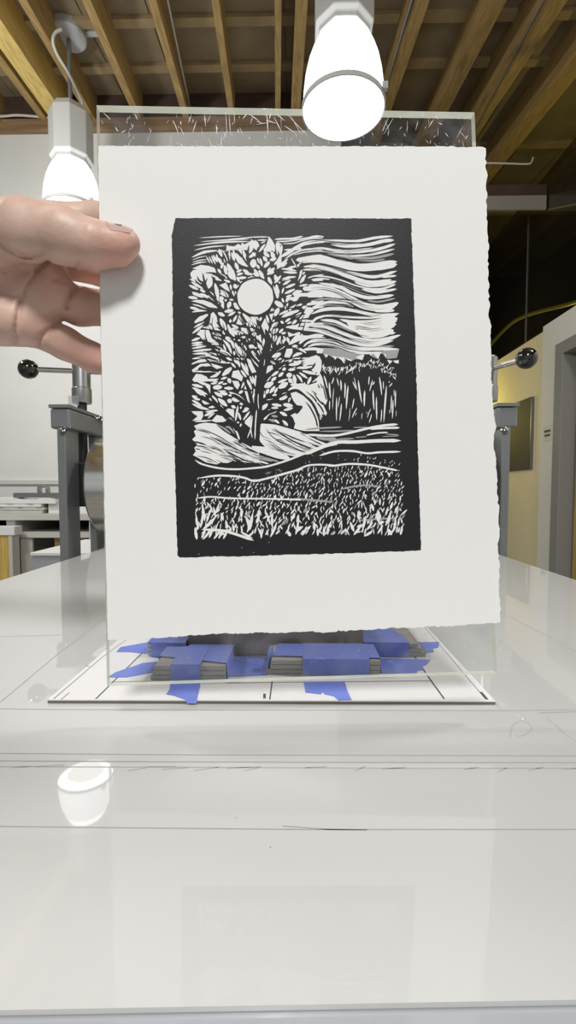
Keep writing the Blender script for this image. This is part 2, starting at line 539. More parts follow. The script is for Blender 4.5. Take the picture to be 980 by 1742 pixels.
def lamp(px, py, width, label):
    R = 0.22
    c = CAM + ray(px, py) * (F_PX * 2 * R / width)      # ray() has unit depth along the view axis
    t = thing('pendant_lamp', c, label, 'lamp', 'bell-shaped pendant lamps')
    prof = [(1.0, 0.0), (1.0, .15), (0.985, .42), (0.945, .75), (0.87, 1.08), (0.78, 1.32), (0.68, 1.52), (0.60, 1.64)]
    prof = [(R * a, R * b) for a, b in prof]
    MB().lathe(c, prof[:6], 48, 0).lathe(c, prof[5:], 48, 1).build('lamp_shade', DOME, t, smooth=60)
    lens = [(R * 0.985, 0.006), (R * 0.9, -0.012), (R * 0.66, -0.03), (R * 0.25, -0.038), (0.001, -0.04)]
    MB().lathe(c, lens[:3], 48, 1).lathe(c, lens[2:], 48, 0).build('lamp_lens', LENS, t, smooth=60)
    MB().lathe(c, [(R * 1.0, -0.006), (R * 1.035, -0.006), (R * 1.035, 0.016), (R * 1.0, 0.016), (R * 1.0, -0.006)], 48).build('lamp_rim', M['lampgrey'], t, smooth=40)
    hz = R * 1.62
    MB().lathe(c, [(R * 0.66, hz), (R * 0.66, hz + 0.03), (R * .76, hz + .05), (R * 0.76, hz + 0.38), (R * 0.60, hz + 0.44), (0.03, hz + 0.45)], 8,
               cap0=True, ang0=PI / 8).build('lamp_housing', M['lampgrey'], t, bevel=0.006)
    MB().box(c.x + R * 0.86, c.x + R * 0.99, c.y - R * .62, c.y - R * .50, c.z + .0, c.z + .035).build('lamp_latch', M['canopy'], t)
    top = ceil_z(c.y) + 0.19
    MB().tube([(c.x, c.y, c.z + hz + 0.44), (c.x, c.y, top + 0.02)], 0.016, 12).build('lamp_stem', M['stem'], t, smooth=40)
    MB().lathe((c.x, c.y, top), [(0.012, -0.015), (0.125, -0.01), (0.135, 0.0), (0.135, 0.075)], 32, cap0=True, cap1=True).build('canopy', M['canopy'], t, smooth=40)
    MB().box(c.x - 0.22, c.x + 0.24, c.y + 0.0, c.y + 0.045, top + 0.040, top + 0.055).build('canopy_bracket', M['canopy'], t)
    return t, c


t, c1 = lamp(584, 187, 137, 'large glowing pendant lamp hanging directly above the acrylic sheet')
t, c2 = lamp(124, 361, 92, 'smaller glowing pendant lamp behind the hand at left')

# white cable looping from the left lamp's canopy to the wall ledger
kp = [(104, 50, 3.62), (94, 56, 3.6), (90, 70, 3.6), (97, 92, 3.65), (115, 122, 3.75), (128, 148, 3.9), (139, 172, 4.1), (141, 188, 4.3), (133, 200, 4.45),
      (110, 203, 4.52), (70, 199, 4.53), (30, 196, 4.53), (0, 198, 4.53), (-80, 200, 4.53)]
tag(MB().tube(catmull([P(a, b, y) for a, b, y in kp], 6), 0.011, 10).build('electric_cable', M['cable'], smooth=40),
    'white electric cable looping down from the left lamp canopy', 'cable')


def conduit(px, py, px2, py2, r, label, lift=0.02):
    def at(px, py):
        # where the ray meets the plane just below the rafter undersides
        d = ray(px, py)
        s = (C0 + lift) / (d.z - SLOPE * d.y)
        return CAM + d * s
    a, b = at(px, py), at(px2, py2)
    dirv = (b - a).normalized()
    tag(MB().tube([a - dirv * 1.5, a, b, b + dirv * 0.6], r, 10).build('conduit_pipe', M['pipe'], smooth=40), label, 'pipe')


conduit(285, 0, 305, 96, 0.011, 'thin grey conduit along a rafter left of the big lamp', 0.09)
conduit(701, 0, 656, 152, 0.010, 'thin grey conduit along the first rafter right of the big lamp', 0.0)
conduit(926, 0, 840, 160, 0.008, 'thin grey conduit along the third rafter right of the big lamp', 0.0)
hk = [P(815, 277, 3.9), P(860, 278, 3.9), P(897, 279, 3.9), P(904, 276, 3.9), P(907, 268, 3.9)]
tag(MB().tube(catmull(hk, 4), 0.006, 8).build('wire_hook', M['cable'], smooth=40), 'thin pale wire with hooked end under the rafters at right', 'wire')


# ------------------------------------------------------------------ counter and cabinets at left
def zc(py, Y):                                     # height of a pixel row at a distance
    return P(60, py, Y).z


def xc(px, Y):
    return P(px, 830, Y).x


cab = thing('storage_cabinet', (-1.9, 3.55, 0), 'grey white open cabinet with shelves along the back wall', 'cabinet')
cx0, cx1 = xc(9, 3.3), -0.75
Y0, Y1 = 3.30, 4.15
top = zc(874, Y0)
MB().box(-2.9, cx1, Y0 - 0.02, Y1, zc(885, Y0), top).build('worktop', M['laminate'], cab, bevel=0.003)
for (a, b) in ((cx0, xc(24, Y0)), (xc(150, Y0), xc(160, Y0)), (-2.9, -2.84), (cx1 - 0.05, cx1)):
    MB().box(a, b, Y0, Y1, 0, zc(885, Y0) - 0.0005).build('side_panel', M['laminate'], cab)
MB().box(-2.84, cx1 - 0.05, Y0 + 0.01, Y1, zc(915, Y0), zc(905, Y0)).build('shelf', M['laminate'], cab)
MB().box(-2.84, cx1 - 0.05, Y1 - 0.02, Y1, 0.0, zc(885, Y0) - 0.001).build('back_panel', M['darkgap'], cab)
MB().box(xc(28, Y0), xc(48, Y0), Y0 + 0.03, Y0 + 0.05, 0.02, zc(916, Y0)).build('cabinet_door', M['laminate'], cab)
MB().box(xc(78, Y0), xc(130, Y0), Y0 + 0.1, Y0 + 0.12, 0.02, zc(918, Y0)).build('drawer_front', M['yellowwood'], cab)

# stack of boards and paper on the worktop
zz = top
specs = [('mat_board', 868, -2.7, xc(72, 3.34), 'laminate', 'lowest buff board in the paper stack on the back cabinet'),
         ('mat_board', 862.5, -2.72, xc(75, 3.34), 'laminate', 'buff board lying second from bottom in the paper stack'),
         ('paper_sheet', 857, -2.75, xc(70, 3.34), 'whitelam', 'thick white paper sheets lying under the top sheet of the stack'),
         ('paper_sheet', 848.5, -2.8, xc(97, 3.36), 'whitelam', 'wavy white paper on top of the stack under the dark steel bar')]
zprev = top + 0.0005
for k, (nm, py, xa, xb, mm, lab) in enumerate(specs):
    ztop = zc(py, 3.34)
    mb = MB()
    nx = 24
    bot, tp = [], []
    for i in range(nx + 1):
        xx = xa + (xb - xa) * i / nx
        w = (0.004 * math.sin(i * 0.9) + 0.003 * math.sin(i * 2.1)) if k > 1 else 0.0
        for (lst, z) in ((bot, zprev + 0.001), (tp, ztop - 0.002 + (w if k == 3 else 0))):
            lst.append((xx, 3.335 + 0.006 * math.sin(i * 1.7 + k), z))
            lst.append((xx, 4.05, z))
    vs = bot + tp
    o = len(bot)
    fs = []
    for i in range(nx):
        a = 2 * i
        fs += [(a, a + 1, a + 3, a + 2), (o + a, o + a + 2, o + a + 3, o + a + 1), (a, a + 2, o + a + 2, o + a), (a + 1, o + a + 1, o + a + 3, a + 3)]
    fs += [(0, o, o + 1, 1), (2 * nx, 2 * nx + 1, o + 2 * nx + 1, o + 2 * nx)]
    mb.add(vs, fs)
    tag(mb.build(nm, M[mm]), lab, 'paper' if nm == 'paper_sheet' else 'board', 'paper stack on the back cabinet')
    zprev = ztop
zr = zprev
mb = MB()
for (py, a, b) in ((867, 84, 140), (860, 86, 150)):
    pass
t = tag(MB().box(xc(79, 3.34), xc(150, 3.34), 3.36, 4.0, top + 0.001, zc(857, 3.34)).build('paper_block', M['whitelam']),
        'squared pile of white paper right of the torn stack on the cabinet', 'paper')
bar = thing('weight_bar', (xc(60, 3.45), 3.45, zr), 'dark steel bar with a square handle lying on the paper stack', 'weight')
zb = zprev + 0.006
MB().box(xc(26, 3.45), xc(110, 3.45), 3.42, 3.52, zb, zb + 0.036).build('bar', M['barsteel'], bar, bevel=0.002)
ha, hb, hz0, hz1 = xc(63, 3.45), xc(81, 3.45), zb + 0.036, zb + 0.088
hm = MB()
hm.box(ha, ha + 0.018, 3.45, 3.49, hz0, hz1 - 0.014)
hm.box(hb - 0.018, hb, 3.45, 3.49, hz0, hz1 - 0.014)
hm.box(ha, hb, 3.45, 3.49, hz1 - 0.014, hz1)
hm.build('handle', M['dullsteel'], bar, bevel=0.003)

# near counter cut by the frame's left side
nc = thing('side_counter', (-2.3, 3.2, 0), 'white topped counter end with yellow oak front at the left edge', 'counter')
Yn = 3.18
MB().box(-2.9, xc(22, Yn), Yn, 3.275, zc(911, Yn), zc(896, Yn)).build('worktop', M['whitelam'], nc, bevel=0.003)
MB().box(-2.88, xc(10.5, Yn), Yn + 0.01, Yn + 0.03, 0.02, zc(911, Yn) - 0.001).build('front_panel', M['yellowwood'], nc)
MB().box(xc(11, Yn), xc(17, Yn), Yn + 0.005, 3.27, 0.0, zc(911, Yn) - 0.001).build('end_panel', M['laminate'], nc)
# low enamel bench between counter and press
bn = thing('low_bench', (-0.9, 1.75, 0), 'low bench with white top and bluish grey side behind the press post', 'bench')
zt = zc(940, 1.62)
MB().box(xc(48, 1.62), xc(165, 1.62), 1.62, 2.05, zt - 0.012, zt).build('bench_top', M['whitelam'], bn, bevel=0.002)
MB().box(xc(48, 1.62) + 0.004, xc(163, 1.62), 1.625, 2.04, 0.0, zt - 0.0125).build('bench_body', M['benchside'], bn)
# ================================================================== ETCHING PRESS
BED_Z = 0.93
press = thing('etching_press', (-0.02, 1.25, 0), 'grey etching press with steel roller and long white bed under the print', 'printing press')
BX0, BX1 = -0.395, 0.374
bed = MB().box(BX0, BX1, 0.085, 1.95, BED_Z - 0.03, BED_Z - 0.0016).build('press_bed', M['bed'], press, bevel=0.001)
PY = 1.25
RR = 0.129
# main roller: axis along X
mb = MB()
L0, L1 = -0.523, 0.470
prof = [(0.001, L0 - 0.0), (RR - 0.006, L0), (RR, L0 + 0.006), (RR, L1 - 0.006), (RR - 0.006, L1), (0.001, L1)]
mb.lathe((0, PY, BED_Z + RR + 0.0005), prof, 96, axis='X')
mb.build('top_roller', M['steel'], press, smooth=40)
MB().lathe((0, PY, BED_Z + RR), [(0.001, L0 - 0.03), (0.035, L0 - 0.03), (0.035, L1 + 0.02), (0.001, L1 + 0.02)], 32, axis='X').build('roller_shaft', M['dullsteel'], press, smooth=40)
MB().lathe((0, PY, BED_Z - 0.031 - 0.075), [(0.001, L0), (0.075, L0), (0.075, L1), (0.001, L1)], 64, axis='X').build('lower_roller', M['dullsteel'], press, smooth=40)

for side, xcap0, xcap1, xp0, xp1, xs in ((-1, -0.602, -0.553, -0.586, -0.565, -0.577), (1, 0.479, 0.529, 0.492, 0.512, 0.5035)):
    zt = CAM_H + HZ(693, 1.13)
    fr = MB()
    fr.box(xp0, xp1, 1.13, 1.20, 0.0, CAM_H + HZ(727, 1.13))
    fr.box(xp0, xp1, 1.30, 1.37, 0.0, CAM_H + HZ(727, 1.13))
    fr.box(xp0, xp1, 1.20, 1.30, 0.30, 0.74)
    fr.box(xp0 - .03, xp1 + .03, 1.02, 1.48, 0.0, 0.05)
    f = fr.build('side_frame', M['paint'], press, bevel=0.003)
    MB().box(xcap0, xcap1, 1.13, 1.37, CAM_H + HZ(728, 1.13), zt).build('frame_cap', M['paint'], f, bevel=0.006)
    MB().box(xcap0 - 0.001, xcap1 + 0.001, 1.127, 1.373, zt + 0.0005, zt + 0.009).build('cap_plate', M['paint'], f, bevel=0.001)
    # bearing block riding between the posts
    MB().box(xp0 - 0.004, xp1 + 0.03 * (1 if side < 0 else 0) + 0.002, 1.203, 1.297, BED_Z + RR - 0.055, BED_Z + RR + 0.06).build('bearing_block', M['blackscrew'], f, bevel=0.003)
    sc = MB().tube([(xs, PY, BED_Z + RR + 0.06), (xs, PY, CAM_H + HZ(680, 1.225))], 0.012, 20).build('pressure_screw', M['blackscrew'], press, smooth=40)
    HB = HZ(682, 1.225)
    mb = MB()
    mb.lathe((xs, PY, CAM_H), [(0.001, HB), (0.0235, HB), (0.025, HB + .003), (0.025, HB + .038), (0.0228, HB + .040), (0.0228, HB + .113), (0.019, HB + .118), (0.001, HB + .118)], 32)
    mb.build('screw_hub', M['dullsteel'], sc, smooth=35)
    if side < 0:
        dv = Vector((-0.128, -0.026, 0.0))
    else:
        dv = Vector((0.050, -0.103, 0.0))
    c0 = Vector((xs, PY, CAM_H + HZ(630, 1.25)))
    h = MB().tube([c0 - dv * 1.0, c0 + dv * 1.0], 0.0068, 16).build('handle_rod', M['chrome'], sc, smooth=40)
    for s in (-1, 1):
        kn = MB().ball(c0 + dv * s, 0.0255, 28, sq=(1, 1, 0.97))
        kn.build('handle_knob', M['knob'], press, smooth=180)
    for (bx, by) in ((xcap1 - 0.010 if side < 0 else xcap0 + 0.010, 1.285), (xcap1 - 0.010 if side < 0 else xcap0 + .010, 1.315)):
        MB().lathe((bx + (0.012 if side < 0 else -0.012), by, CAM_H + HZ(711, 1.28)), [(0.001, 0.012), (0.006, 0.010), (0.009, 0.0)] if False else [(0.011, 0.0), (0.010, 0.006), (0.006, 0.010), (0.001, 0.011)], 14).build('bolt', M['chrome'], f, smooth=60)
    MB().lathe((xp1 - 0.002 if side < 0 else xp0 + 0.002, 1.125, CAM_H + HZ(733, 1.12)), [(0.010, 0.0), (0.009, 0.005), (0.005, 0.009), (0.001, 0.010)], 14).build('bolt', M['chrome'], f, smooth=60)

gs = MB().box(P(117, 690, 1.16).x, P(134, 690, 1.16).x, 1.158, 1.161, CAM_H + HZ(687, 1.13) + 0.002, CAM_H + HZ(672, 1.16))
tag(gs.build('gauge_plate', SMALLCLEAR), 'small clear plastic gauge plate on the left press cap', 'gauge')

# ------------------------------------------------------------------ cover sheet on the bed
CZ = BED_Z
pa, pb = ground(-200, 1722, CZ), ground(1180, 1697, CZ)
sl = (pb.y - pa.y) / (pb.x - pa.x)
yl = pa.y + (BX0 - pa.x) * sl
yr = pa.y + (BX1 - pa.x) * sl
cov = MB()
cov.hexa([(BX0 + .001, yl, CZ - 0.0014), (BX1 - .001, yr, CZ - 0.0014), (BX1 - .001, 1.94, CZ - 0.0014), (BX0 + .001, 1.94, CZ - 0.0014)],
         [(BX0 + .001, yl, CZ), (BX1 - .001, yr, CZ), (BX1 - .001, 1.94, CZ), (BX0 + .001, 1.94, CZ)])


def line_on(mb, z, pts, w, mi, clipx=None):
    """a drawn line: thin ribbon lying on a horizontal surface, w in metres"""
    q = [ground(a, b, z) for a, b in pts]
    if clipx:
        for p in q:
            p.x = max(clipx[0], min(clipx[1], p.x))
    for i in range(len(q) - 1):
        d = (q[i + 1] - q[i]).normalized()
        s = Vector((-d.y, d.x, 0)) * w / 2
        mb.add([q[i] - s, q[i + 1] - s, q[i + 1] + s, q[i] + s], [(0, 1, 2, 3)], mi)


LZ = CZ + 0.00005
W = 0.00055
cl = (BX0 + .004, BX1 - .004)
line_on(cov, LZ, [(-60, 1205), (100, 1207), (500, 1208), (860, 1209), (1060, 1206)], 0.0008, 1, cl)
line_on(cov, LZ, [(918, 1212.5), (1040, 1209)], 0.0011, 1, cl)
line_on(cov, LZ, [(-60, 1281), (300, 1284), (700, 1285), (1060, 1286)], 0.0006, 1, cl)
line_on(cov, LZ, [(-60, 1294), (300, 1296), (700, 1297), (1060, 1297.5)], 0.0007, 1, cl)
line_on(cov, LZ, [(-60, 1304), (300, 1305), (700, 1307), (1060, 1307)], 0.0005, 1, cl)
line_on(cov, LZ, [(-60, 1405), (200, 1408), (520, 1411), (1060, 1411)], 0.0005, 1, cl)
line_on(cov, LZ, [(480, 1405), (560, 1411), (625, 1412)], 0.0005, 1, cl)
line_on(cov, LZ, [(0, 1195), (105, 1107), (175, 1055), (230, 1014)], 0.0008, 1, cl)
line_on(cov, LZ, [(0, 1083), (110, 1080)], 0.0008, 1, cl)
line_on(cov, LZ, [(980, 1108), (850, 1040)], 0.0008, 1, cl)
for (a, b, c, d) in ((20, 1306, 55, 1303), (60, 1304, 110, 1301), (218, 1311, 250, 1306), (250, 1304, 300, 1304), (275, 1309, 320, 1306), (330, 1311, 372, 1305), (385, 1307, 445, 1304),
                     (415, 1311, 440, 1306), (520, 1306, 556, 1304), (604, 1312, 622, 1303), (650, 1308, 690, 1306), (790, 1309, 815, 1305), (848, 1313, 862, 1306), (898, 1311, 925, 1305), (960, 1309, 985, 1307)):
    line_on(cov, LZ, [(a, b), (c, d)], 0.0005, 1, cl)
for (a, b) in ((402, 1391), (460, 1441), (42, 1221)):
    p = ground(a, b, LZ)
    cov.add([p + Vector((math.cos(k * PI / 4), math.sin(k * PI / 4), 0)) * 0.0004 for k in range(8)], [tuple(range(8))], 1)
sq = catmull([(868, 1255), (872, 1235), (890, 1226), (905, 1240), (888, 1252), (875, 1250)], 5)
line_on(cov, LZ, sq, 0.0004, 1, cl)
line_on(cov, LZ, catmull([(930, 1222), (948, 1236), (965, 1252), (985, 1262)], 4), 0.0004, 1, cl)
tag(cov.build('bed_cover', [M['cover'], M['pencil']], fixn=False), 'glossy off-white cover sheet with pencil lines lying over the press bed', 'cover sheet')

# ------------------------------------------------------------------ registration board
BT = CZ + 0.0022
FL, FR = ground(81, 1190, BT), ground(843, 1192.5, BT)
bl, br = ground(204, 1085.5, BT), ground(727, 1067, BT)
dl, dr = (bl - FL).normalized(), (br - FR).normalized()
BL_, BR_ = FL + dl * 0.30, FR + dr * 0.30
bd = MB()
qb = [FL, FR, BR_, BL_]
low = [Vector((p.x, p.y, CZ + 0.0001)) for p in qb]
mid = [Vector((p.x, p.y, BT - 0.0006)) for p in qb]
bd.hexa(low, mid, 1)
bd.hexa(mid, qb, 0)
BZ = BT + 0.00006
for pts, w in (([(91, 1189), (175, 1117), (262, 1054)], 0.0005), ([(104, 1190), (118, 1178)], 0.0005), ([(163, 1189), (262, 1091), (300, 1050)], 0.0009),
               ([(188, 1160), (240, 1159), (385, 1160)], 0.0007), ([(459, 1190), (463, 1159)], 0.0008), ([(450, 1188), (450, 1180)], 0.0016),
               ([(385, 1162), (463, 1161), (735, 1158)], 0.0007), ([(756, 1189), (737, 1163), (712, 1127), (690, 1092)], 0.001), ([(829, 1190), (818, 1177)], 0.0016),
               ([(826, 1189), (700, 1040)], 0.0004), ([(145, 1132), (152, 1133.5)], 0.0006)):
    line_on(bd, BZ, pts, w, 2)
board = tag(bd.build('registration_board', [M['board'], M['core'], M['inkline']], fixn=False),
            'white mat board with ruled dark lines lying on the press bed', 'board')

# ------------------------------------------------------------------ print block and its corner stops
Z0 = BT + 0.0002
blk = thing('printing_block', (-0.015, 0.33, Z0), 'dark brown wooden printing block between the taped corner stops', 'printing block')
bx0, bx1 = -0.0785, 0.0478
MB().box(bx0, bx1, 0.3285, 0.506, Z0, Z0 + 0.0195).build('wood_base', M['mdf'], blk, bevel=0.0006)
MB().box(bx0 + .0004, bx1 - .0004, 0.3289, 0.5056, Z0 + 0.0195, Z0 + 0.0228).build('linoleum', M['lino'], blk)


def stop(x0, x1, y0, y1, label, steps=(0, 0, 0), skew=0.0):
    """a corner stop: three layers of grey chipboard glued together"""
    t = thing('corner_stop', ((x0 + x1) / 2, y0, Z0), label, 'block', 'chipboard corner stops')
    hh = 0.0098
    n = 3
    for k in range(n):
        a, b = Z0 + hh * k / n, Z0 + hh * (k + 1) / n - 0.0004
        e = steps[k]
        MB().box(x0 - (e if e > 0 else 0) + skew * k, x1 + (-e if e < 0 else 0), y0 - 0.0003 * k, y1, a, b).build('chipboard_layer', M['chip'], t, bevel=0.0003)
        if k < n - 1:
            MB().box(x0 + .0005, x1 - .0005, y0 + 0.0006, y1 - .0005, b, b + 0.0004).build('glue_line', M['chipdark'], t)
    return t


SA = stop(-0.0907, -0.0447, 0.2845, 0.3165, 'grey chipboard stop at the front left under a cross of tape', (0.0012, 0, 0), 0.0007)
SB = stop(-0.1065, -0.0800, 0.3255, 0.440, 'taped chipboard stop along the left side of the printing block')
SC = stop(-0.0164, 0.0540, 0.2952, 0.3245, 'long grey chipboard stop at the front right with tape over its middle', (0.0035, 0.0008, 0))
SD = stop(0.0486, 0.0865, 0.3285, 0.440, 'chipboard stop at the right side of the block with stepped bare end', (-0.006, -0.003, 0))
ZT = Z0 + 0.0098 + 0.0001


def tape(polys, label):
    """a piece of tape folded over the stops: a list of 3D polygons sharing folds"""
    mb = MB()
    for q in polys:
        mb.add(q, [tuple(range(len(q)))])
    o = mb.build('tape_strip', M['tape'], fixn=False)
    bm = bmesh.new()
    bm.from_mesh(o.data)
    bmesh.ops.remove_doubles(bm, verts=bm.verts, dist=0.0004)
    bmesh.ops.recalc_face_normals(bm, faces=bm.faces)
    bm.to_mesh(o.data)
    bm.free()
    s = o.modifiers.new('thickness', 'SOLIDIFY')
    s.thickness = 0.00022
    s.offset = 0
    return tag(o, label, 'tape', 'blue tape strips')


def gb(px, py):                                     # a point on the board
    return ground(px, py, BT + 0.00025)


def gt(px, py):                                     # a point on top of a stop
    return ground(px, py, ZT + 0.00012)


V = Vector
e = 0.0003
# 1: long strip from the board at left, over the front left stop, down to the board at right
zt = ZT + e
zb = BT + 0.0003
tape([[gb(183, 1152), gb(196, 1144), gb(243, 1128), V((-0.0908, .3165, zb)), V((-0.0912, 0.2985, zb)), gb(215, 1152)],
      [V((-0.0912, 0.2985, zb)), V((-0.0908, 0.3165, zb)), V((-0.0900, 0.3165, zt)), V((-0.0905, 0.2985, zt))],
      [V((-0.0905, 0.2985, zt)), V((-0.0900, 0.3165, zt)), V((-0.0442, 0.3165, zt)), V((-0.0444, 0.2870, zt))],
      [V((-0.0444, 0.2870, zt)), V((-0.0442, 0.3165, zt)), V((-0.0436, 0.3165, zb)), V((-0.0434, 0.2870, zb))],
      [V((-0.0434, 0.2905, zb)), V((-0.0436, 0.3165, zb)), gb(458, 1122), gb(462, 1136), gb(455, 1148), gb(420, 1150)]],
     'blue tape running crosswise over the front left stop with a pointed left tail')
# 2: strip down the front of the front left stop and out to the board's edge
fy = 0.2845 - 0.0011
xa, xb = P(291, 1140, 0.2845).x, P(341, 1140, 0.2845).x
tape([[V((xa, 0.3165, zt + e)), V((xb, 0.3165, zt + e)), V((xb, fy, zt + e)), V((xa, fy, zt + e))],
      [V((xa, fy, zt + e)), V((xb, fy, zt + e)), V((xb, fy, zb)), V((xa, fy, zb))],
      [V((xa, fy, zb)), V((xb, fy, zb)), gb(340, 1168), gb(335, 1190.5), gb(318, 1191), gb(296, 1183), gb(283, 1181), gb(289, 1172)],
      [gb(335, 1190.5), gb(318, 1191), V((gb(318, 1191).x, FL.y - .0005, CZ + .0008)), V((gb(335, 1191).x, FL.y - .0005, CZ + .0008))]],
     'blue tape folded down the front of the left stop and torn at the board edge')
# 3: tape over the left stop
tape([[gb(198, 1109), gb(205, 1101), gb(250, 1093), gb(262, 1092), V((-0.1072, 0.3300, zb)), gb(220, 1109)],
      [V((-0.1072, 0.328, zb)), V((-0.1072, 0.352, zb)), V((-0.1068, 0.352, zt)), V((-0.1068, 0.328, zt))],
      [V((-0.1068, 0.3245, zt)), V((-0.1068, 0.362, zt)), V((-0.0796, 0.362, zt)), V((-0.0796, 0.3245, zt))],
      [V((-0.104, 0.3245, zt)), V((-0.0796, 0.3245, zt)), V((-0.0790, 0.3243, zb)), V((-0.104, 0.3243, zb))],
      [V((-0.104, 0.3243, zb)), V((-0.0790, 0.3243, zb)), V((-0.0745, 0.3175, zb)), V((-0.0880, 0.3185, zb))]],
     'blue tape wrapped over the left stop with a short tail on the board')
# 4: strip along the gap in front of the block, with a curled end
tape([[V((-0.0440, 0.3172, zb + e)), V((-0.0440, 0.3276, zb + e)), gb(470, 1119), gb(470, 1128), gb(462, 1136)],
      [V((-0.0760, 0.3170, zt)), V((-0.044, 0.3170, zt)), V((-0.044, 0.3278, zt - 0.002)), V((-0.0760, 0.3278, zt - .002))]],
     'blue tape filling the gap between front left stop and block')
q0, q1 = ground(456, 1146, zb), ground(463, 1138, zb)
tape([[q0, q1, q1 + V((0.0008, 0.004, 0.0145)), q1 + V((-0.0015, 0.002, 0.0155)), q0 + V((-0.0004, 0.004, 0.0130))]],
     'small curled end of blue tape standing upright between the front stops')
# 5: strip crosswise over the front right stop, with a ragged right tail
tape([[V((-0.0160, 0.3005, zt)), V((-0.0130, 0.3245, zt)), V((0.0542, 0.3245, zt)), V((0.0542, 0.2975, zt))],
      [V((0.0542, 0.2975, zt)), V((0.0542, 0.3245, zt)), V((0.0552, 0.3245, zb)), V((0.0552, 0.2975, zb))],
      [V((0.0552, 0.2975, zb)), V((0.0552, 0.3245, zb)), gb(733, 1122), gb(726, 1130), gb(718, 1134), gb(722, 1139), gb(710, 1141), gb(708, 1147), gb(690, 1145), gb(668, 1146)]],
     'blue tape running crosswise over the front right stop with ragged right tail')
# 6: strip down the front of the front right stop
fy = 0.2952 - 0.0011
xa, xb = P(515, 1140, 0.295).x, P(628, 1140, 0.295).x
xa2, xb2 = P(516, 1160, 0.291).x, P(584, 1160, 0.291).x
tape([[V((xa, 0.3245, zt + e)), V((xb, 0.3245, zt + e)), V((xb, fy, zt + e)), V((xa, fy, zt + e))],
      [V((xa, fy, zt + e)), V((xb, fy, zt + e)), V((xb, fy, zb)), V((xa, fy, zb))]],
     'wide blue tape folded over the middle of the front right stop')
tape([[gb(517, 1160), gb(586, 1159), gb(591, 1175), gb(598, 1190.5), gb(576, 1191), gb(568, 1184), gb(553, 1181), gb(548, 1177), gb(546, 1181), gb(532, 1179), gb(520, 1178)],
      [gb(598, 1190.5), gb(576, 1191), V((gb(576, 1191).x, FR.y - .0006, CZ + .0006)), V((gb(596, 1191).x, FR.y - .0006, CZ + .0006))]],
     'torn blue tape on the board in front of the right stop')
# 7: tape over the right stop
tape([[V((0.0482, 0.3280, zt)), V((0.0482, 0.368, zt)), V((0.0735, 0.3640, zt)), V((0.0790, 0.3450, zt)), V((0.0800, 0.3280, zt))],
      [V((0.0482, 0.3280, zt)), V((0.0800, 0.3280, zt)), V((0.0800, 0.3276, zb)), V((0.0482, 0.3276, zb))]],
     'blue tape covering the top of the right stop beside the block')
tape([[V((0.0880, 0.335, zb)), V((0.0870, 0.358, zb)), gb(747, 1092), gb(746, 1101), gb(736, 1103), gb(738, 1109), gb(726, 1110)]],
     'short blue tape tail on the board right of the stepped stop')
tape([[gb(622, 1068), gb(643, 1065), gb(645, 1069), gb(630, 1071)]], 'tiny bit of blue tape behind the block under the paper')
# ================================================================== ACRYLIC SHEET, PAPER AND PRINT
SA_, SB_ = -5.7e-5, 3.4e-5
D0 = 0.2385


def sheetY(px, py):
    return D0 / (1 + SA_ * (px - 505) + SB_ * (py - 830))


_o = P(505, 830, sheetY(505, 830))
_a = P(850, 830, sheetY(850, 830))
_b = P(505, 200, sheetY(505, 200))
SU = (_a - _o).normalized()
SN = (_a - _o).cross(_b - _o).normalized()
if SN.y > 0:
    SN = -SN                                   # towards the camera
PT = 0.0005                                    # paper thickness


def sp(px, py, off=0.0):
    """point of the sheet's front plane seen at a photo pixel, lifted towards the viewer"""
    d = ray(px, py)
    t = (_o - CAM).dot(SN) / d.dot(SN)
    return CAM + d * t + SN * off


# acrylic sheet
AT = 0.0042
cor = [(164, 179), (807.5, 191), (845.5, 1146), (182, 1167)]
fr = [sp(a, b) for a, b in cor]
bk = [p - SN * AT for p in fr]
ac = MB()
ac.add(fr, [(0, 1, 2, 3)], 0)
ac.add(bk, [(3, 2, 1, 0)], 0)
for i in range(4):
    j = (i + 1) % 4
    ac.add([fr[i], bk[i], bk[j], fr[j]], [(0, 1, 2, 3)], 1)
# scuffs and scratches along the bare strip
rnd = random.Random(11)


def scr(a, b, c, d, w):
    p, q = sp(a, b, 0.00004), sp(c, d, 0.00004)
    t = (q - p).normalized()
    s = t.cross(SN) * w / 2
    ac.add([p - s * .3, (p + q) / 2 - s, q - s * .3, q + s * .3, (p + q) / 2 + s, p + s * .3], [(0, 1, 2, 3, 4, 5)], 2)


for (a, b, c, d) in ((176, 192, 188, 203), (206, 226, 214, 222), (196, 216, 201, 224), (230, 194, 234, 204), (295, 205, 304, 228), (308, 206, 307, 212), (322, 198, 323, 207),
                     (334, 206, 328, 226), (348, 195, 350, 215), (368, 212, 369, 228), (384, 190, 386, 226), (390, 196, 392, 228), (399, 192, 399, 210), (420, 194, 413, 202),
                     (424, 194, 441, 206), (430, 198, 426, 211), (454, 192, 456, 228), (461, 192, 458, 203), (466, 199, 480, 226), (470, 194, 484, 205), (488, 194, 524, 232),
                     (494, 196, 512, 228), (484, 214, 502, 226), (662, 198, 650, 224), (669, 201, 653, 228), (687, 227, 690, 232), (707, 222, 711, 206), (729, 217, 738, 203), (735, 206, 731, 214),
                     (746, 209, 753, 212), (757, 226, 763, 233), (792, 237, 796, 230), (436, 206, 447, 210), (452, 204, 470, 210)):
    scr(a, b, c, d, rnd.uniform(0.0002, 0.00042))
for k in range(130):
    a, b = rnd.uniform(172, 800), rnd.uniform(192, 250)
    an = rnd.gauss(1.5, 0.45)
    L = rnd.uniform(2, 8) if k % 4 else rnd.uniform(10, 26)
    scr(a, b, a + L * math.cos(an), b + L * math.sin(an), rnd.uniform(0.00010, 0.00026))
for k in range(16):
    a, b = rnd.uniform(192, 840), rnd.uniform(1092, 1140)
    scr(a, b, a + rnd.uniform(-10, 10), b + rnd.uniform(-10, 10), 0.00008)
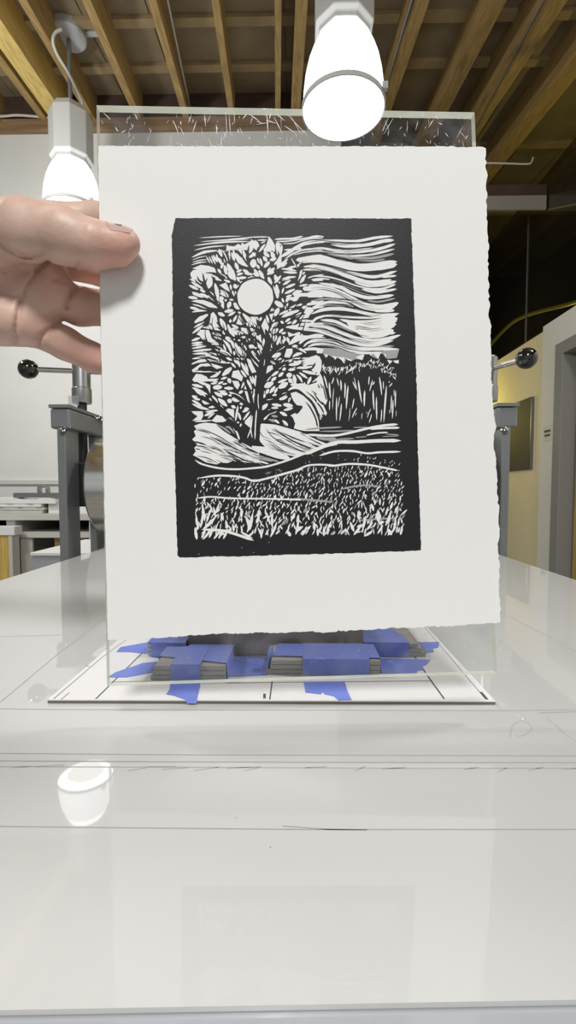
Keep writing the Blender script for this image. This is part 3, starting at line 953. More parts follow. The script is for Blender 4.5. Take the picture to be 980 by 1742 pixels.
tag(ac.build('acrylic_sheet', [CLEAR, EDGE, M['scratch']], origin=fr[3], fixn=False),
    'scuffed clear acrylic sheet with pale edges held upright behind the print', 'acrylic sheet')

# paper with deckle edges
random.seed(5)


def deckle(pts, amp, step=4.0, sharp=1.0):
    out = []
    for i in range(len(pts) - 1):
        (x0, y0), (x1, y1) = pts[i], pts[i + 1]
        L = math.hypot(x1 - x0, y1 - y0)
        n = max(1, int(L / step))
        nx, ny = -(y1 - y0) / L, (x1 - x0) / L
        for k in range(n):
            t = k / n
            j = (random.gauss(0, amp) if amp else 0)
            out.append((x0 + (x1 - x0) * t + nx * j, y0 + (y1 - y0) * t + ny * j))
    return out


edge_top = [(168, 250), (330, 250.5), (560, 250.5), (760, 251), (768, 249.5), (778, 252), (820, 251.5), (825, 254)]
edge_right = [(825, 254), (826, 262), (824.5, 272), (827, 290), (828, 300), (826, 318), (827, 337), (826, 362), (829, 384), (827, 398), (831, 412), (830, 430), (829, 460), (831, 500),
              (832, 520), (831, 540), (834, 556), (833, 578), (834, 612), (835, 640), (837, 680), (840, 716), (845, 728), (839, 740), (840, 764), (843, 780), (842, 800), (845, 812),
              (844, 835), (848, 860), (847, 882), (849, 900), (846, 925), (849, 960), (848, 1000), (850, 1030), (850, 1059)]
edge_bottom = [(850, 1059), (800, 1061), (770, 1064.5), (735, 1065), (700, 1067), (665, 1068), (640, 1070), (600, 1072), (560, 1075), (520, 1074), (470, 1076), (430, 1075.5), (405, 1078),
               (380, 1076.5), (352, 1079), (330, 1080), (310, 1082.5), (260, 1085), (210, 1087), (184, 1088)]
edge_left = [(184, 1088), (182.5, 1000), (179, 880), (177, 780), (175, 660), (173, 600), (172, 520), (170, 400), (168, 250)]
out = deckle(edge_top, 0.35, 5) + deckle(edge_right, 0.8, 5) + deckle(edge_bottom, 0.7, 4) + deckle(edge_left, 0.25, 8)
G = 0.0002
fp = [sp(a, b, G + PT) for a, b in out]
bp_ = [sp(a, b, G) for a, b in out]
n = len(out)
pm = MB()
pm.add(fp, [tuple(range(n))])
pm.add(bp_, [tuple(reversed(range(n)))])
pm.add(fp + bp_, [(i, n + i, n + (i + 1) % n, (i + 1) % n) for i in range(n)])
print_paper = tag(pm.build('art_print', M['paper'], origin=sp(505, 1080)),
                  'deckle-edged white paper bearing a black linocut of a tree under a full moon', 'print')

# ------------------------------------------------------------------ the linocut image
ink = MB()
LAY = [G + PT + 0.00003 * (k + 1) for k in range(8)]
BLACK, WHITE, GREY = 0, 1, 2
R = random.Random(3)


_cnt = [0]


def lift(mi, lay):
    """height of the next mark: no two overlapping marks lie in the same plane"""
    _cnt[0] = (_cnt[0] + 1) % 120
    return LAY[lay] - (0.000014 if mi == GREY else 0) + _cnt[0] * 1e-7


def poly(pts, mi, lay):
    h = lift(mi, lay)
    ink.add([sp(a, b, h) for a, b in pts], [tuple(range(len(pts)))], mi)


def stroke(path, w, mi, lay, n=6, taper=(0.12, 0.12), jit=0.06, pw=0.55):
    """ribbon along a smoothed path, swelling to width w (px)"""
    q = catmull(path, n)
    m = len(q)
    L, Rr = [], []
    for i, p in enumerate(q):
        a, b = q[max(0, i - 1)], q[min(m - 1, i + 1)]
        dx, dy = b[0] - a[0], b[1] - a[1]
        l = math.hypot(dx, dy) or 1
        nx, ny = -dy / l, dx / l
        t = i / (m - 1)
        k = 1.0
        if taper[0] and t < taper[0]: k = (t / taper[0]) ** pw
        if taper[1] and t > 1 - taper[1]: k = min(k, ((1 - t) / taper[1]) ** pw)
        ww = max(0.04, w * k * (1 + R.uniform(-jit, jit))) / 2
        L.append((p[0] + nx * ww, p[1] + ny * ww))
        Rr.append((p[0] - nx * ww, p[1] - ny * ww))
    h = lift(mi, lay)
    vs = [sp(a, b, h) for a, b in L + Rr]
    ink.add(vs, [(i, i + 1, m + i + 1, m + i) for i in range(m - 1)], mi)


def leaf(x1, y1, x2, y2, w, bend=0.0, mi=WHITE, lay=1):
    """pointed oval gouge between two points"""
    mx, my = (x1 + x2) / 2, (y1 + y2) / 2
    dx, dy = x2 - x1, y2 - y1
    l = math.hypot(dx, dy) or 1
    mx += dy / l * bend
    my -= dx / l * bend
    stroke([(x1, y1), (mx, my), (x2, y2)], w, mi, lay, n=5, taper=(0.5, 0.5), jit=0.10, pw=0.44)


def tile(ox, oy, s):
    return lambda x, y: (ox + x / s, oy + y / s)


def cells(T, s, data, mi=WHITE, lay=1, k=1.0):
    for ln in data.strip().replace('\n', ';').split(';'):
        v = [float(a) for a in ln.split()]
        if len(v) < 5: continue
        (a, b), (c, d) = T(v[0], v[1]), T(v[2], v[3])
        leaf(a, b, c, d, v[4] / s * k * 0.86, (v[5] / s if len(v) > 5 else 0), mi, lay)


def polys(T, data, mi=WHITE, lay=1):
    for ln in data.strip().split('\n'):
        v = [float(a) for a in ln.replace(',', ' ').split()]
        if len(v) < 6: continue
        poly([T(v[i], v[i + 1]) for i in range(0, len(v), 2)], mi, lay)


def strokes(T, s, data, mi=WHITE, lay=1, taper=(0.15, 0.12), pw=0.55, jit=0.05):
    for ln in data.strip().split('\n'):
        h, _, p = ln.partition(':')
        v = [float(a) for a in p.replace(',', ' ').split()]
        if len(v) < 4: continue
        stroke([T(v[i], v[i + 1]) for i in range(0, len(v), 2)], float(h) / s, mi, lay, taper=taper, pw=pw, jit=jit)


# inked block with its slightly uneven outline
bo = [(299, 372.5), (400, 372), (560, 373), (699, 373.5), (700.5, 420), (704, 520), (707.5, 640), (710, 760), (713, 850), (715.5, 936), (690, 937.5), (660, 938), (620, 940), (560, 941.5), (520, 943),
      (480, 943.5), (440, 945), (400, 946.5), (360, 946), (330, 948), (306, 948), (303, 944), (301, 900), (298, 780), (296, 640), (294, 500), (293, 404), (296, 384)]
poly(deckle(bo + [bo[0]], 0.35, 5), BLACK, 0)

# ---- tile 1: upper left of the tree
s = 980 / 120
T = tile(320, 390, s)
cells(T, s, '''
150 132 760 106 20 4;170 185 860 150 22 6;75 240 870 180 32 18;85 302 530 240 26 14;48 405 420 305 44 26;58 442 270 380 16 10;60 472 270 430 20 8;45 508 270 462 24 10
550 150 990 110 22 -6
430 285 475 395 56;545 225 555 320 40;480 305 552 465 44;575 290 576 455 36;605 330 640 450 40;625 240 650 460 34;640 335 840 530 100 -18;690 215 745 368 62;740 200 835 305 50
800 215 860 290 48;760 290 812 455 52;850 345 905 240 54;880 150 905 260 46;925 160 965 320 64;845 405 945 340 56;905 425 905 550 104;348 365 408 470 40;395 355 420 465 36
255 388 308 482 26;290 385 345 490 24;325 375 385 500 30;425 405 470 500 54;460 560 492 470 48;500 420 522 478 26;510 505 535 645 62;545 480 662 728 96;555 605 625 710 62
425 628 548 692 48;412 560 465 625 46;378 690 485 752 56;500 712 592 748 44;310 640 430 692 32;655 470 700 580 62;670 608 748 572 46;675 645 765 620 44;760 570 848 620 54;780 620 905 640 48
690 690 815 680 52;825 695 935 680 56;915 565 985 672 50;950 395 985 450 30;680 665 715 745 44;720 755 755 735 30;640 770 675 835 70;685 820 710 780 24;590 775 602 855 40
375 755 425 985 74;285 870 360 990 92;285 835 345 745 44;450 850 565 955 76;615 860 645 940 36;660 865 666 915 24;450 940 500 985 44
15 785 150 850 50;45 740 215 840 48;165 845 245 885 46;55 880 215 955 52;175 900 290 965 52;5 955 140 970 46;25 700 200 765 44;240 820 330 700 46''')
polys(T, '''435 785 530 750 555 800 585 880 520 850 470 810
35 620 70 580 180 560 300 540 390 555 415 610 335 640 345 735 290 820 255 850 225 770 150 730 60 700 40 660
60 555 180 505 300 520 385 550 300 560 150 575
400 330 440 290 520 320 560 240 640 250 700 215 740 235 780 225 830 200 890 165 940 175 960 240 900 250 830 300 700 300 600 300 520 310 470 330''')
strokes(T, s, '''44: 205 610, 235 760, 280 880, 390 1000
28: 128 660, 160 725, 232 765
22: 272 688, 245 745, 225 790
20: 98 700, 120 740, 165 775
26: 320 650, 370 720, 450 740, 500 745
30: 240 615, 340 620, 440 645, 520 690
26: 300 520, 380 545, 420 640, 480 700''', BLACK, 2, taper=(0.5, 0.02))
strokes(T, s, '''26: 690 300, 740 370, 800 460, 850 520
26: 540 310, 560 400, 570 470
30: 850 230, 830 330, 815 440
26: 470 310, 510 400, 540 480
28: 980 250, 960 330, 950 430''', BLACK, 2, taper=(0.5, 0.02))

# ---- tile 2: upper right of the tree
T = tile(430, 390, s)
polys(T, '''225 110 272 165 312 240 305 330 262 305 236 330 205 320 160 345 150 292 180 250 205 180
-10 160 20 180 40 240 30 300 0 240''')
cells(T, s, '''
-20 125 240 120 22 4;60 165 200 160 26;110 205 180 180 22
0 195 45 290 30;30 165 85 262 58;85 330 175 215 46;150 330 235 395 62;255 315 305 435 70;235 442 330 415 60;325 190 345 370 34;345 180 395 380 60;375 360 410 240 46
-5 330 40 390 50;20 425 20 545 86;55 400 92 490 24;100 410 132 528 46;145 385 200 460 66;155 545 235 460 64;200 600 250 540 34;300 510 335 450 32;330 565 490 420 54;385 380 345 540 80
55 500 95 560 44;20 560 85 650 44;85 575 158 712 66;5 615 62 672 30;200 645 305 545 66;235 635 300 600 40;215 670 262 785 66;305 640 345 750 66;300 760 395 650 50
390 560 610 590 40 8;420 605 620 615 44;405 700 605 670 40 6;400 720 520 700 20;415 785 530 715 44;450 825 600 765 46;440 905 590 840 50
610 745 685 570 56;655 765 735 640 52;640 800 770 775 36;330 770 345 975 78;290 790 305 870 24;405 905 432 815 34;360 745 385 755 34;545 915 690 870 66 10;460 950 545 925 44;510 985 680 930 46
560 545 640 500 30;470 560 600 520 40;400 540 480 470 36;530 410 625 560 22;620 540 680 450 36;690 640 725 600 30;700 740 725 640 26''')
strokes(T, s, '''26: 300 152, 430 145, 560 140, 700 108
20: 320 180, 450 180, 600 160, 800 125, 985 108
16: 400 215, 560 205, 700 165, 830 140, 985 135
50: 375 400, 480 345, 600 270, 720 210, 850 190, 990 200
28: 430 300, 600 290, 680 280
24: 440 430, 560 350, 700 300, 850 285, 990 290
14: 560 370, 720 330, 850 315, 990 310
60: 600 440, 700 425, 850 400, 990 385
26: 680 470, 800 462, 990 468
26: 700 535, 820 520, 990 540
26: 690 575, 800 565, 900 570, 990 585
18: 760 690, 850 660, 990 640
26: 820 722, 990 712
36: 770 790, 880 790, 990 800
66: 690 835, 800 835, 990 845
60: 740 930, 860 925, 990 930''')
strokes(T, s, '''16: 360 200, 400 240, 400 330, 370 390''', WHITE, 1)
strokes(T, s, '''30: 660 470, 640 600, 605 760, 600 860
14: 575 455, 620 540, 640 580''', BLACK, 3, taper=(0.4, 0.02))

# ---- tile 3: left middle
T = tile(320, 500, s)
polys(T, '''45 110 120 90 220 95 320 130 400 185 412 208 300 195 200 150 110 125
312 290 355 255 400 320 412 400 440 470 350 470 290 440 305 380
165 590 120 570 175 505 290 510 330 600 385 655 430 668 340 660 260 640 200 640
712 285 740 330 785 425 735 440 670 425 690 370
865 325 940 325 955 445 900 390
850 815 905 795 950 870 985 960 925 975 880 900''')
cells(T, s, '''
5 50 130 65 44;60 150 330 235 40 10;25 195 165 228 50;55 262 285 240 38 10;85 410 285 290 80;65 480 230 395 40;60 560 215 440 46;270 450 425 490 36 -8;200 470 460 515 42 8
415 270 515 315 64;445 345 535 515 76;335 548 465 590 46;360 600 470 640 34
50 660 175 615 46;48 695 210 680 40;50 725 215 708 30;52 765 260 730 38;60 805 340 775 44;60 840 465 855 46 14;55 910 305 865 40;235 850 480 925 34;55 970 420 930 40 16
215 640 430 695 36;300 700 470 715 26;355 740 505 810 54 10;375 770 600 868 64 10
485 640 605 840 50 22;515 620 625 690 40;500 665 612 840 40 16;490 705 530 800 36;580 630 640 770 50 10;520 605 600 635 44;480 515 512 575 40;640 630 645 650 30
550 425 650 605 64 -10;605 435 705 485 48;605 480 720 580 94;700 515 765 565 48;735 480 845 565 92;805 410 875 465 50;855 490 925 520 54;885 560 950 585 60
755 275 940 470 72;635 130 715 225 80;590 110 555 210 74;505 255 635 235 64;555 315 660 255 46;625 400 680 305 44;590 360 590 410 44;445 45 495 215 70;510 90 540 105 44;400 20 430 150 34
575 85 635 95 36;690 265 735 275 40;290 0 380 110 66;160 5 300 55 44;60 5 220 60 36
640 800 645 860 40;660 670 725 885 62 -10;690 730 795 900 80;770 800 805 870 40;745 690 815 790 54;730 610 815 608 38;795 660 870 640 66;905 640 925 670 36;835 740 925 735 74;690 655 735 648 34
820 905 885 985 56;530 890 615 930 44;630 910 720 920 54;950 585 985 640 50;920 760 955 750 30;440 0 560 40 50;740 920 780 900 34''')
strokes(T, s, '''30: 30 140, 150 150, 250 190, 340 240, 400 260
26: 80 180, 200 215, 330 245
26: 80 420, 110 340, 180 285, 300 260
30: 280 440, 295 370, 305 280, 330 240
22: 60 490, 130 420, 220 390
30: 210 620, 290 690, 360 745, 460 780
26: 320 540, 340 610, 410 655, 470 670
24: 390 395, 440 450, 480 540''', BLACK, 2, taper=(0.4, 0.02))

# ---- tile 4: right middle
T = tile(430, 500, s)
polys(T, '''170 345 225 465 192 622 118 450
228 290 290 278 262 385
-5 325 42 335 60 445 20 400
48 605 112 568 125 695
485 535 560 565 640 535 695 570 692 635 600 680 520 715 492 705 560 620 600 580 500 605
440 865 470 770 552 765 552 825 512 892 440 885
-5 790 42 840 72 965 40 985 -5 920
60 800 110 780 130 830 125 905''')
cells(T, s, '''
300 110 425 190 92;405 65 430 130 40;460 125 512 40 54;445 220 492 135 40;555 110 640 30 84;515 90 560 60 60;505 195 630 160 54;360 300 545 215 42;395 335 650 235 66 8;585 340 675 265 48;645 355 745 300 54;300 320 365 200 76
190 300 222 415 44;95 385 122 330 46;50 320 78 375 30;-5 410 45 470 34;260 465 355 405 64;275 395 305 365 30;385 385 432 420 44;365 550 425 490 46;450 400 525 345 44;475 425 540 395 34;545 430 615 365 50
255 560 355 490 76;245 525 275 465 36;395 560 465 545 40;225 550 255 620 46;288 580 300 680 38;325 575 340 725 44;340 715 385 590 52;385 700 445 645 66;425 590 460 660 36;475 605 505 690 50
140 605 172 785 60;55 680 145 800 52;235 640 270 760 66;215 815 250 770 44;5 635 32 690 34;-5 740 35 745 40;30 770 60 750 24;70 455 95 490 30;-5 560 55 560 50;-5 500 30 510 40
235 865 450 735 60 22;265 885 405 830 74;545 735 625 730 50;550 880 690 830 56 10;600 755 745 830 44 10;295 915 420 905 36;455 935 545 945 36;540 905 800 895 26
190 905 205 865 24;245 935 320 985 36;175 985 190 940 20;75 920 110 985 30;370 960 440 920 40;560 940 700 985 50
250 255 275 200 26;270 250 300 215 22;140 285 180 278 20;620 170 690 150 36;680 200 760 190 60;700 260 800 250 80;760 200 830 235 60;650 380 840 385 44;455 475 640 450 46''')
polys(T, '''700 200 790 195 850 240 800 290 770 340 700 350 740 280''')
strokes(T, s, '''50: 560 30, 720 20, 840 30, 990 40
20: 800 110, 900 120, 990 105
40: 740 160, 860 140, 990 150
22: 830 220, 900 200, 990 185
34: 690 480, 790 440, 850 375, 900 340, 990 320
40: 600 440, 720 430, 870 430, 990 435
44: 460 465, 600 480, 760 500, 900 515, 990 540
46: 640 705, 720 630, 850 590, 990 585
26: 700 745, 770 680, 880 645, 990 640
22: 760 745, 850 712, 990 710
40: 700 780, 850 770, 990 790
30: 610 590, 760 600, 850 585''')
polys(T, '''690 925 800 880 890 855 935 920 945 990 700 990''')

# ---- tile 5: lower left
T = tile(320, 610, s)
polys(T, '''55 165 170 82 300 68 420 100 490 128 400 152 330 108 230 118 140 162 70 192
60 300 130 195 262 258 300 320 180 330 90 330
200 330 275 355 312 372 310 495 280 430
605 262 625 180 705 165 738 230 772 262 745 325 690 290
612 312 700 318 722 372 690 435 650 395
780 430 800 345 870 445
785 455 890 460 882 645 830 600
50 735 205 735 215 800 185 860 60 868 135 805 80 770
328 868 400 785 480 805 535 865 495 885 390 890
512 735 560 695 640 715 642 835 570 770
790 872 885 775 898 850 870 970 790 905
830 5 882 60 948 192 890 208 838 100''')
cells(T, s, '''
45 90 310 15 40 16;300 15 600 70 44 -6;140 190 430 205 40;305 265 460 175 50 -20;475 245 610 130 84;190 285 430 290 46 -18;55 365 215 405 56;130 325 300 380 44;55 405 275 505 50;85 420 200 520 46;55 520 172 580 66;185 480 248 535 34
315 355 405 345 38;345 410 478 398 84;415 358 495 325 40;475 362 550 352 30;455 292 545 265 42;560 275 590 350 62;500 415 635 420 56;740 425 795 305 34;705 490 765 450 50;365 470 485 540 56;440 480 555 500 66
410 458 535 455 26;565 465 815 620 54 14;335 515 415 620 46;415 555 548 668 76;560 515 620 515 40;545 580 612 605 74;605 560 725 590 80;715 635 775 628 52;600 660 665 690 56;445 645 495 735 44
195 590 305 625 84;205 560 355 630 34;295 555 345 595 30;55 580 195 660 46;55 630 300 715 50 -10;285 685 395 668 40;240 745 430 720 36;228 800 355 745 50;275 835 375 755 32;90 880 340 862 32
660 875 695 655 40;700 750 735 860 40;728 705 740 665 30;755 750 855 690 52;765 860 860 735 38;780 705 840 690 40;680 895 712 888 34;725 950 742 905 34
820 295 885 440 56;735 165 812 268 46;735 55 845 245 56;795 70 842 190 26;860 245 902 360 42;900 255 955 420 42;935 235 985 350 50;915 420 935 495 30;895 680 935 485 54
925 985 955 690 26;965 960 985 740 20;600 65 665 135 36;640 0 705 85 66;690 20 722 130 40;60 200 260 200 40 10;310 300 420 330 34;730 0 780 20 30''')
strokes(T, s, '''20: 140 160, 180 130, 240 120
26: 215 130, 290 135, 350 170
24: 60 200, 200 210, 400 205
34: 860 700, 810 650, 700 560, 600 500
70: 540 830, 640 930, 700 1000''', BLACK, 3, taper=(0.3, 0.05))

# ---- tile 6: lower right, with the glow behind the slope
T = tile(430, 610, s)
polys(T, '''-5 15 42 50 100 142 55 105
-5 105 52 195 -5 205
158 235 212 108 275 98 282 152 230 190
485 275 535 278 568 360 500 335
700 35 900 15 955 70 945 175 850 205 800 150 870 65 700 120
525 485 600 465 700 520 800 610 875 720 915 880 925 1010 560 1010 590 900 520 830 525 790 600 740 685 665 610 650 570 600 540 540''')
cells(T, s, '''
155 155 192 40 30;245 40 315 85 40;295 18 395 18 30;375 95 455 95 46;335 150 405 100 66;410 170 460 135 54;260 250 360 180 52;355 260 428 195 54;145 335 255 245 62;255 320 330 260 52;155 405 290 335 92
345 340 485 290 48;355 415 490 340 92;465 240 548 232 84;495 95 665 75 58;490 165 595 150 54;560 130 870 110 46 -12;570 225 590 365 66;605 225 690 340 42 10;640 195 765 285 44;680 175 890 225 54;760 365 810 255 52
825 335 930 235 52;815 385 890 380 40;708 370 725 335 30;118 410 138 350 26;115 525 165 455 56;115 605 178 495 56;185 500 222 425 56;235 490 312 385 56;300 490 345 405 46;270 520 335 505 46
365 575 485 530 64;395 520 480 480 50;495 610 522 545 44;115 720 210 630 66;190 580 340 525 44;260 640 405 660 54;255 690 360 690 40;420 640 560 665 74;425 725 560 690 46;440 55 560 20 34;-5 240 45 400 36;40 240 60 350 50;20 430 30 520 34;-5 600 20 480 40
375 745 480 800 58;410 860 490 930 50;600 60 690 40 50;300 850 370 905 40;520 800 610 900 50''')
cells(T, s, '''215 850 360 880 46;260 800 350 810 44;430 900 490 960 44''', GREY)
strokes(T, s, '''40: 485 450, 560 410, 650 420, 750 500, 830 580, 900 690, 965 830
44: 515 370, 620 375, 740 435, 860 520, 985 680
60: 620 360, 760 400, 880 450, 985 560
40: 860 380, 930 450, 985 500
24: 108 860, 170 780, 245 705
40: 155 860, 220 770, 335 730''', WHITE, 1)
polys(T, '''700 400 900 330 985 400 985 560 900 470 800 450''', WHITE, 1)
strokes(T, s, '''34: 690 500, 790 580, 860 680, 930 850
20: 730 600, 800 690, 870 830, 900 960
14: 500 560, 545 620, 560 650
44: 600 775, 640 715, 685 660
50: 500 790, 540 850, 560 900
22: 500 800, 560 760, 610 745
24: 870 60, 840 120, 800 160
24: 925 230, 860 280, 820 320
18: 840 480, 920 590, 985 650
14: 900 360, 930 420
14: 940 350, 965 420''', BLACK, 3, taper=(0.3, 0.1))

# trunk and main limbs, and the moon
T = tile(280, 560, 980 / 240)
k = 980 / 240
strokes(T, k, '''62: 625 800, 640 620, 655 480, 665 380, 680 280, 700 180, 720 80, 700 0
40: 540 790, 500 700, 440 610, 380 550, 320 470
26: 600 790, 615 600, 590 440, 540 330
26: 650 640, 720 580, 790 560
20: 620 560, 560 510, 480 450
26: 680 250, 740 170, 840 110
20: 670 260, 600 180, 570 100
22: 660 420, 720 330, 800 260, 870 220
20: 380 550, 300 500, 220 470
18: 665 500, 720 480, 800 470, 860 440''', BLACK, 2, taper=(0.0, 0.3))
strokes(T, k, '''9: 628 770, 632 660, 640 560
7: 610 760, 600 690, 612 600
8: 575 760, 600 690, 610 600
6: 655 560, 650 500, 652 450
5: 690 260, 700 200''', WHITE, 3)
mc = (434.5, 506)
poly([(mc[0] + (33.5 + 0.6 * math.sin(a * 0.9)) * math.cos(2 * PI * a / 48), mc[1] + 33.5 * math.sin(2 * PI * a / 48)) for a in range(48)], BLACK, 4)
poly([(mc[0] + (30.5 + 0.4 * math.sin(a * 1.3)) * math.cos(2 * PI * a / 48), mc[1] + (30.3 + 0.4 * math.sin(a * 0.7)) * math.sin(2 * PI * a / 48)) for a in range(48)], WHITE, 5)

# ---- sky at the right
s = 980 / 170
T = tile(520, 390, s)
strokes(T, s, '''14: 0 98, 100 74, 180 84
26: -10 165, 120 128, 300 122, 500 124, 680 92, 855 74
34: 230 150, 400 172, 600 160, 760 124, 865 114
22: -10 212, 150 195, 300 214, 480 216, 660 190
28: 250 228, 450 245, 700 205, 880 150
24: 260 240, 430 264, 650 252, 875 200
76: -10 302, 150 300, 320 340, 500 380, 700 370, 895 322
60: 500 380, 700 380, 895 350
40: -10 372, 120 374, 280 418, 450 480, 600 526, 740 524, 840 500
30: 390 420, 560 462, 700 470, 895 415
20: 740 478, 890 462
14: 40 470, 200 472, 350 508, 500 562, 640 590, 800 596
34: 470 520, 600 556, 750 550, 890 516
20: 560 590, 740 590, 885 545
12: 50 500, 150 490, 240 500
22: 600 610, 760 612, 890 592''')
strokes(T, s, '''14: -10 236, 120 222, 260 240, 420 280
18: 200 250, 330 270, 470 300
26: 420 284, 650 290, 870 246
10: 0 330, 120 325, 240 342
14: -10 410, 130 410, 220 430
16: 480 310, 650 318, 780 300''', GREY, 1)
T = tile(520, 490, s)
strokes(T, s, '''34: 120 -45, 330 -4, 450 56, 600 100, 750 92, 865 74
20: 540 14, 700 50, 890 18
66: -10 24, 140 10, 290 44, 430 110, 560 176, 700 200, 810 190, 910 148
26: 660 228, 780 232, 870 224
50: -10 70, 130 62, 300 84, 430 130
26: 40 215, 190 150, 340 152, 470 190
34: 50 262, 180 216, 350 210, 500 232, 650 268, 790 272, 915 256
20: 60 350, 130 292, 250 276, 400 290, 600 298, 790 288
30: 330 312, 450 336, 650 332, 790 300, 900 262
30: 140 318, 280 332, 400 384, 520 440, 580 490
80: 400 350, 560 372, 750 362, 900 300
54: 500 420, 650 428, 890 358
60: 520 460, 700 466, 862 416
30: 700 450, 880 444
38: 30 376, 200 388, 330 436, 480 496, 650 522, 800 504, 930 464
36: -10 412, 120 422, 280 474, 450 534, 650 562, 860 520
32: -10 560, 80 522, 250 524, 400 574, 550 602, 750 602, 915 604
24: 20 582, 100 556, 250 566, 400 612, 560 642, 760 632
16: 0 495, 130 490, 200 500''')
strokes(T, s, '''16: 60 130, 200 112, 400 130, 480 150
16: 60 190, 200 175, 400 180
18: 600 130, 720 140, 880 106
20: 460 548, 620 585, 870 572
26: 100 602, 250 612, 400 654, 560 664
14: 100 340, 260 360, 400 410, 480 450
12: 150 345, 300 375''', GREY, 1)
poly([T(a, b) for a, b in ((780, 600), (915, 604), (890, 690), (800, 700), (740, 640))], GREY, 1)

# ---- wood edge
s = 980 / 150
T = tile(540, 590, s)
polys(T, '''-10 20 150 20 400 40 600 60 780 55 760 130 740 80 690 85 665 140 600 110 580 78 515 80 505 150 420 142 378 162 320 132 298 195 240 118 200 142 120 96 90 128 55 75 -10 70''', GREY, 1)
polys(T, '''75 88 120 92 100 128
160 100 215 118 195 150
215 118 300 122 295 192 262 150
310 125 380 150 372 165 330 150
420 120 500 90 520 100 490 155
565 80 600 70 595 108
620 85 700 72 672 142 645 110
735 75 760 90 755 132
770 150 830 160 800 200
835 160 900 152 900 190 860 185
-10 45 55 50 50 80 -10 75''', WHITE, 2)
polys(T, '''-10 110 20 110 45 160 45 230 30 300 50 330 110 600 90 650 -10 560
-10 560 60 640 105 740 90 770 30 700 -10 660''', WHITE, 1)
strokes(T, s, '''24: -10 650, 30 700, 65 760
22: -10 740, 20 780, 36 815''', WHITE, 1, taper=(0, .3))
strokes(T, s, '''26: 30 280, 60 330, 90 420
12: 60 430, 80 520, 100 600
16: -10 620, 40 680, 70 740''', BLACK, 2)
for ln in '''70 320 110 470 16;130 395 145 580 18;180 345 155 420 12;215 350 238 440 12;255 370 260 495 16;305 400 300 580 16;340 430 318 700 18;180 460 168 700 8;212 560 210 830 14;245 550 228 680 8
265 630 245 830 14;135 600 132 710 12;390 390 430 480 12;405 340 440 490 8;450 370 490 630 18;523 485 518 670 18;575 330 567 430 12;610 370 577 500 12;630 390 608 430 14;685 335 712 545 16
730 385 733 480 10;615 480 628 710 16;652 555 656 820 16;765 430 733 850 18;710 695 700 845 12;800 385 790 405 10;828 405 792 450 12;845 480 845 550 8;866 485 862 680 14;820 540 812 740 12
836 590 828 805 14;872 710 870 780 5;795 700 795 750 5;405 575 382 695 12;360 680 345 830 7;438 680 382 795 12;435 735 420 770 6;495 735 490 810 7;590 690 550 795 9;600 750 570 850 10;545 720 552 750 5'''.replace('\n', ';').split(';'):
    a, b, c, d, w = [float(v) for v in ln.split()]
    stroke([T(a, b), T((a + c) / 2 + R.uniform(-4, 4), (b + d) / 2), T(c, d)], w / s, WHITE, 2, taper=(0.25, 0.35), jit=0.08)
cur = catmull([(60, 225), (130, 255), (250, 262), (350, 255), (480, 225), (600, 195), (700, 225), (800, 270), (875, 335)], 14)
for q in range(118):
    p = cur[int(R.random() * (len(cur) - 1))]
    a, b = p[0] + R.uniform(-10, 10), p[1] + R.gauss(0, 24)
    an = R.gauss(1.75, 0.42)
    L = R.uniform(18, 62)
    leaf(*T(a - L / 2 * math.cos(an), b - L / 2 * math.sin(an)), *T(a + L / 2 * math.cos(an), b + L / 2 * math.sin(an)), R.uniform(6, 14) / s, 0, WHITE if R.random() < .75 else GREY, 2)

# ---- hills
s = 980 / 120
T = tile(320, 690, s)
polys(T, '''85 285 160 255 250 240 390 255 520 320 640 440 760 520 990 640 990 800 800 790 620 770 560 800 450 795 400 820 250 790 130 720 70 690 110 640 90 590 130 545 60 470 110 425 85 360 120 330''', WHITE, 1)
strokes(T, s, '''12: 130 320, 250 350, 420 425, 560 510, 700 605
16: 300 430, 450 500, 600 590
10: 180 430, 330 470, 480 560
20: 60 500, 160 520, 260 555
14: 90 560, 200 570, 300 600
9: 170 630, 260 650, 335 672
12: 120 700, 280 735, 430 812
20: 390 260, 500 345, 600 410, 700 480
18: 480 600, 640 690, 800 765, 920 795
14: 540 540, 700 620, 930 735
12: 450 510, 560 545, 660 600
26: 790 590, 880 625, 990 672
16: 620 500, 700 540, 800 600
14: 110 340, 220 360, 320 400
12: 100 600, 180 615
10: 250 760, 350 790
30: 640 850, 760 835, 990 815
24: 620 740, 700 770, 790 800
16: 560 790, 600 810, 640 840''', BLACK, 2, taper=(0.3, 0.4))
strokes(T, s, '''30: 380 440, 520 520, 700 640
30: 640 480, 760 540, 900 650
26: 560 700, 640 730, 720 770
24: 300 560, 420 600, 520 680
20: 420 270, 520 330, 600 390
30: 520 300, 580 310, 650 400''', GREY, 2, taper=(0.3, 0.4))
strokes(T, s, '''26: 625 300, 680 380, 715 480
26: 95 755, 200 815, 400 865, 600 885, 800 880, 990 860''', WHITE, 3)
poly([T(a, b) for a, b in ((530, 190), (590, 165), (680, 270), (690, 340), (620, 280))], GREY, 3)

